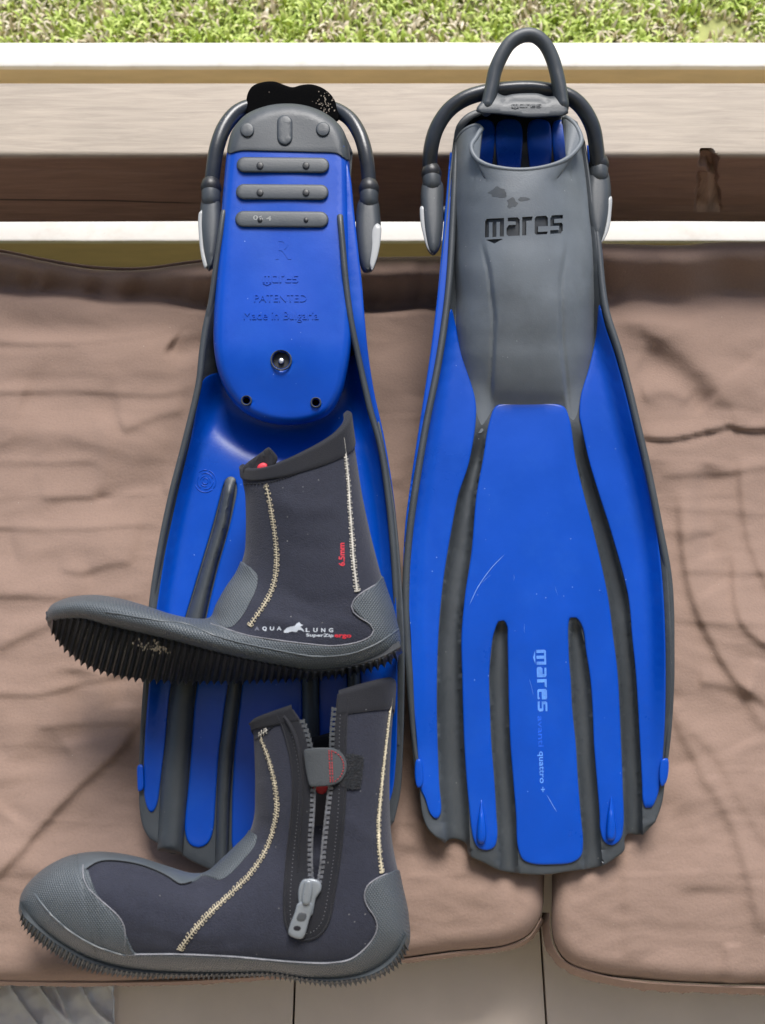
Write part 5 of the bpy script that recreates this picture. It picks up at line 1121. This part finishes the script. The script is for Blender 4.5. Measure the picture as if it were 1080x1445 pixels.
shell('toe_strip', L2_, idx, -tt, tt, .0012, RUBS, boot2, e2, nc=24)
ip = [(270, 1246), (283, 1236), (296, 1238), (310, 1242), (322, 1236), (347, 1210), (358, 1196), (363, 1184), (362, 1176), (352, 1170)]
q = L2_.cross_q(sm(ip, step=3), 'max'); ok = np.where(~np.isnan(q) & (q < .4))[0]; idx = np.arange(ok[0], ok[-1]+1); tt = L2_.t_of_q(soften(clean(q, .002, .5, idx)))
shell('instep_patch', L2_, idx, -tt, tt, .0011, RUB, boot2, e2, nc=24)
fx = [(52, 1262), (75, 1290), (105, 1315), (140, 1334), (178, 1346)]
tube('foxing_edge', (lambda PN: PN[0]+PN[1]*.0014)(S2(*sm(fx, step=5).T)), .0008, RUBS, boot2, e2, 6)
tube('rand_edge', (lambda PN: PN[0]+PN[1]*.0010)(S2(*sm(bd2[1:-1], step=5).T)), .0005, GTHR, boot2, e2, 6)
tube('rand_edge', (lambda PN: PN[0]+PN[1]*.0010)(S2(*sm(ts[1:-1], step=5).T)), .0005, THR_K, boot2, e2, 6)
seam('seam_stitching', [(369, 1043), (376, 1060), (384, 1085), (390, 1115), (391, 1145), (385, 1175), (373, 1205), (352, 1235), (325, 1262), (295, 1290), (272, 1315), (254, 1340)], S2, THR_T, boot2, e2)
seam('seam_stitching', [(552, 985), (549, 1010), (545, 1045), (541, 1080), (537, 1120), (534, 1160), (535, 1200), (539, 1232)], S2, mat('cream_thread', (.60, .53, .38), .8, .3, 160, .4, 900), boot2, e2, half=3.4, cord=.0009)
seam('cuff_piping', [(366, 1038), (372, 1034), (378, 1030)], S2, THR_W, boot2, e2)
def band_poly(pl, w): q = sm(pl, step=4); T = np.gradient(q, axis=0); T /= np.linalg.norm(T, axis=1)[:, None]; N = np.stack([-T[:, 1], T[:, 0]], 1); return np.concatenate([q+N*w/2, (q-N*w/2)[::-1]])
outU = sm([(390, 1002), (401, 1030), (410, 1065), (414, 1100), (412, 1151), (405, 1215), (401, 1270), (403, 1302), (411, 1318), (424, 1325), (441, 1324), (454, 1316), (464, 1300), (473, 1257), (481, 1204), (486, 1150), (488, 1100), (488, 1040), (491, 985)], step=5)
inU = np.concatenate([sm(gapL[1:], step=5)+[-.5, 0], sm(gapR[:-2], step=5)+[.5, 0]])[::-1]
patch('zip_tape', np.concatenate([outU, inU]), S2, .0009, NEOD, boot2, e2, 6, th=.0012)
tube('tape_edge', (lambda PN: PN[0]+PN[1]*.0009)(S2(*outU[::1].T)), .0007, NEOD, boot2, e2, 6)
off_in = lambda pts, d: (lambda q: q+(lambda T: np.stack([-T[:, 1], T[:, 0]], 1)*d)(np.gradient(q, axis=0)/np.linalg.norm(np.gradient(q, axis=0), axis=1)[:, None]))(sm(pts, step=6))
for d_, m_ in ((-5, THR_K), (-9, GTHR)): dashes('tape_stitching', off_in([tuple(p) for p in outU[::4]], d_), S2, m_, boot2, e2, 5, .5, .00025, .0010)
tube('flap_welt', (lambda PN: PN[0]+PN[1]*.0016)(S2(*sm([(393, 998), (404, 1012), (416, 1035), (423, 1062), (426, 1095), (425, 1140), (423, 1190), (421, 1230)], step=6).T)), lambda n: np.interp(np.linspace(0, 1, n), [0, .1, .6, 1], [.0006, .0016, .0014, .0002]), NEOD, boot2, e2, 8)
def teeth(edge, sgn, y0, y1, name='zip_teeth', m=None):
    q = sm(edge, step=1.0); q = q[(q[:, 1] > y0) & (q[:, 1] < y1)]; s = np.r_[0, np.cumsum(np.linalg.norm(np.diff(q, axis=0), axis=1))]; J = Join()
    for v in np.arange(0, s[-1], 7.0):
        x = np.interp(v, s, q[:, 0]); y = np.interp(v, s, q[:, 1]); P, N = S2(x+sgn*1.0, y); J.box(P[0]+N[0]*-.0004+np.array([sgn*.0012, 0, 0]), (.0015, 0, 0), (0, .0011, 0), (0, 0, .0011)); J.box(P[0]+N[0]*-.0003+np.array([sgn*.0029, 0, 0]), (.0007, 0, 0), (0, .0017, 0), (0, 0, .0009))
    return stuff(J.build(name, m or TOOTH, boot2, e2))
teeth(gapL, 1, 1066, 1258); teeth(gapR[::-1], -1, 1090, 1258); teeth(gapL, 1, 1018, 1066, 'zip_teeth', ZIPD); teeth(gapR[::-1], -1, 1000, 1090, 'zip_teeth', ZIPD)
tube('zip_edge', (lambda PN: PN[0]-PN[1]*.0004)(S2(*sm(gapL[1:], step=5).T)), .0010, NEOD, boot2, e2, 8); tube('zip_edge', (lambda PN: PN[0]-PN[1]*.0004)(S2(*sm(gapR[:-1], step=5).T)), .0010, NEOD, boot2, e2, 8)
slab('gusset', sm([(428, 1180), (440, 1168), (462, 1165), (470, 1180), (466, 1230), (456, 1262), (434, 1264), (424, 1230)], True, 5), lambda p: W2+.030-.016*smooth01((1215-p[:, 1])/45), .003, NEO, boot2, e2, bevel=3, spacing=6)
slab('red_lining', sm([(440, 1108), (462, 1106), (462, 1116), (455, 1121), (446, 1117)], True, 3), W2+.034, .003, REDP, boot2, e2, bevel=2, spacing=5)
w0 = float(S2(440, 1275)[0][0][2])
slab('zip_slider', sm([(424, 1246), (428, 1241), (434, 1240), (443, 1240), (450, 1243), (454, 1249), (453, 1257), (446, 1268), (443, 1282), (440, 1292), (427, 1291), (422, 1276), (421, 1258)], True, 3), w0+.0045, .006, ZIPM, boot2, e2, bevel=3, spacing=5)
slab('slider_bridge', sm([(431, 1243), (438, 1242), (441, 1248), (439, 1268), (436, 1277), (428, 1276), (426, 1268), (429, 1250)], True, 3), w0+.0085, .004, ZIPM, boot2, e2, bevel=3, spacing=5)
pl_ = slab('zip_pull', sm([(425, 1272), (440, 1274), (441, 1282), (436, 1300), (430, 1320), (426, 1325), (412, 1322), (407, 1317), (409, 1306), (416, 1288), (420, 1275)], True, 3), w0+.0062, .0028, ZIPM, boot2, e2, bevel=2.5, spacing=4)
slab('pull_inset', crisp([(421.5, 1286), (435, 1288), (431, 1302), (416.5, 1300)], 3), w0+.00635, .002, ZIPD, pl_, e2, bevel=1, spacing=5)
slab('pull_hole', crisp([(414.5, 1305), (427, 1307), (425, 1315), (412, 1313)], 3), w0+.00635, .002, INNER, pl_, e2, bevel=1, spacing=5)
tabh = lambda p: W2+.0512-.00001*(p[:, 0]-455)**2*.25+.0015*np.sin((p[:, 0]-430)*.08)
tb = slab('pull_tab', crisp([(428, 1057), (447, 1055), (466, 1055), (478, 1058), (486, 1066), (490.5, 1078), (489, 1092), (481, 1104), (468, 1109), (452, 1110), (437, 1111), (433, 1095), (430, 1076)], 3), tabh, .0022, TABM, boot2, e2, bevel=2, spacing=5)
class Flat:
    def __init__(s, h): s.h = h
    def __call__(s, px, py):
        px = np.atleast_1d(px); py = np.atleast_1d(py); P = MF(px, py, s.h(np.stack([px, py], 1))); return P, np.tile([0, 0, 1.0], (len(P), 1))
FT = Flat(tabh)
for pl in ([(464.5, 1059), (465.5, 1080), (466.5, 1104)], [(468, 1059), (469, 1080), (470, 1104)]): dashes('red_stitching', pl, FT, THR_R, tb, e2, 3.4, .65, .00035)
dashes('red_stitching', [(470, 1060), (478, 1065), (484, 1074), (485, 1084), (481, 1095), (473, 1103)], FT, THR_R, tb, e2, 4, .55, .00035)
patch('hook_tape', crisp([(484, 1064), (500, 1063), (513, 1067), (511, 1090), (508, 1115), (492, 1112), (476, 1108)], 4), S2, .0014, VEL, boot2, e2, 6, th=.002)
J = Join(); 
for k in range(420):
    px = random.uniform(487, 512); py = random.uniform(1065, 1113)
    if px > 512-(py-1065)*.08: continue
    P, N = S2(px, py); p = P[0]+N[0]*.0014; a = random.uniform(0, 6.3); r = .0007; J.add(*tube_geo(np.array([p, p+np.array([r*math.cos(a), r*math.sin(a), .0007]), p+np.array([1.8*r*math.cos(a), 1.8*r*math.sin(a), 0])]), .00022, 3, caps=False))
stuff(J.build('hook_fuzz', ZIPD, boot2, e2))
dashes('binding_stitching', [(361, 1044), (375, 1034), (392, 1020), (404, 1012)], S2, THR_K, boot2, e2, 4, .6, .0005)
dashes('binding_stitching', [(482, 1008), (505, 1004), (530, 994), (554, 982)], S2, THR_K, boot2, e2, 4, .6, .0005)
outsole(boot2, e2, [(28, 1280), (34, 1294), (45, 1305), (73, 1328), (100, 1345), (126, 1358), (178, 1371), (284, 1375), (389, 1374), (430, 1381), (469, 1385), (527, 1375), (558, 1353), (575, 1322)],
        [(27, 1288), (31, 1304), (42, 1318), (68, 1340), (96, 1357), (122, 1368), (178, 1378), (284, 1380), (389, 1379), (430, 1386), (469, 1391), (530, 1381), (563, 1361), (579, 1330)], W2+.024, W2+.014, W2-.040, 84, lambda f: 3.6+.8*math.sin(f*40), 2, mat('sole_grey_rubber', (.060, .070, .078), .5, .15, 25, .15, 500, specks=.02))
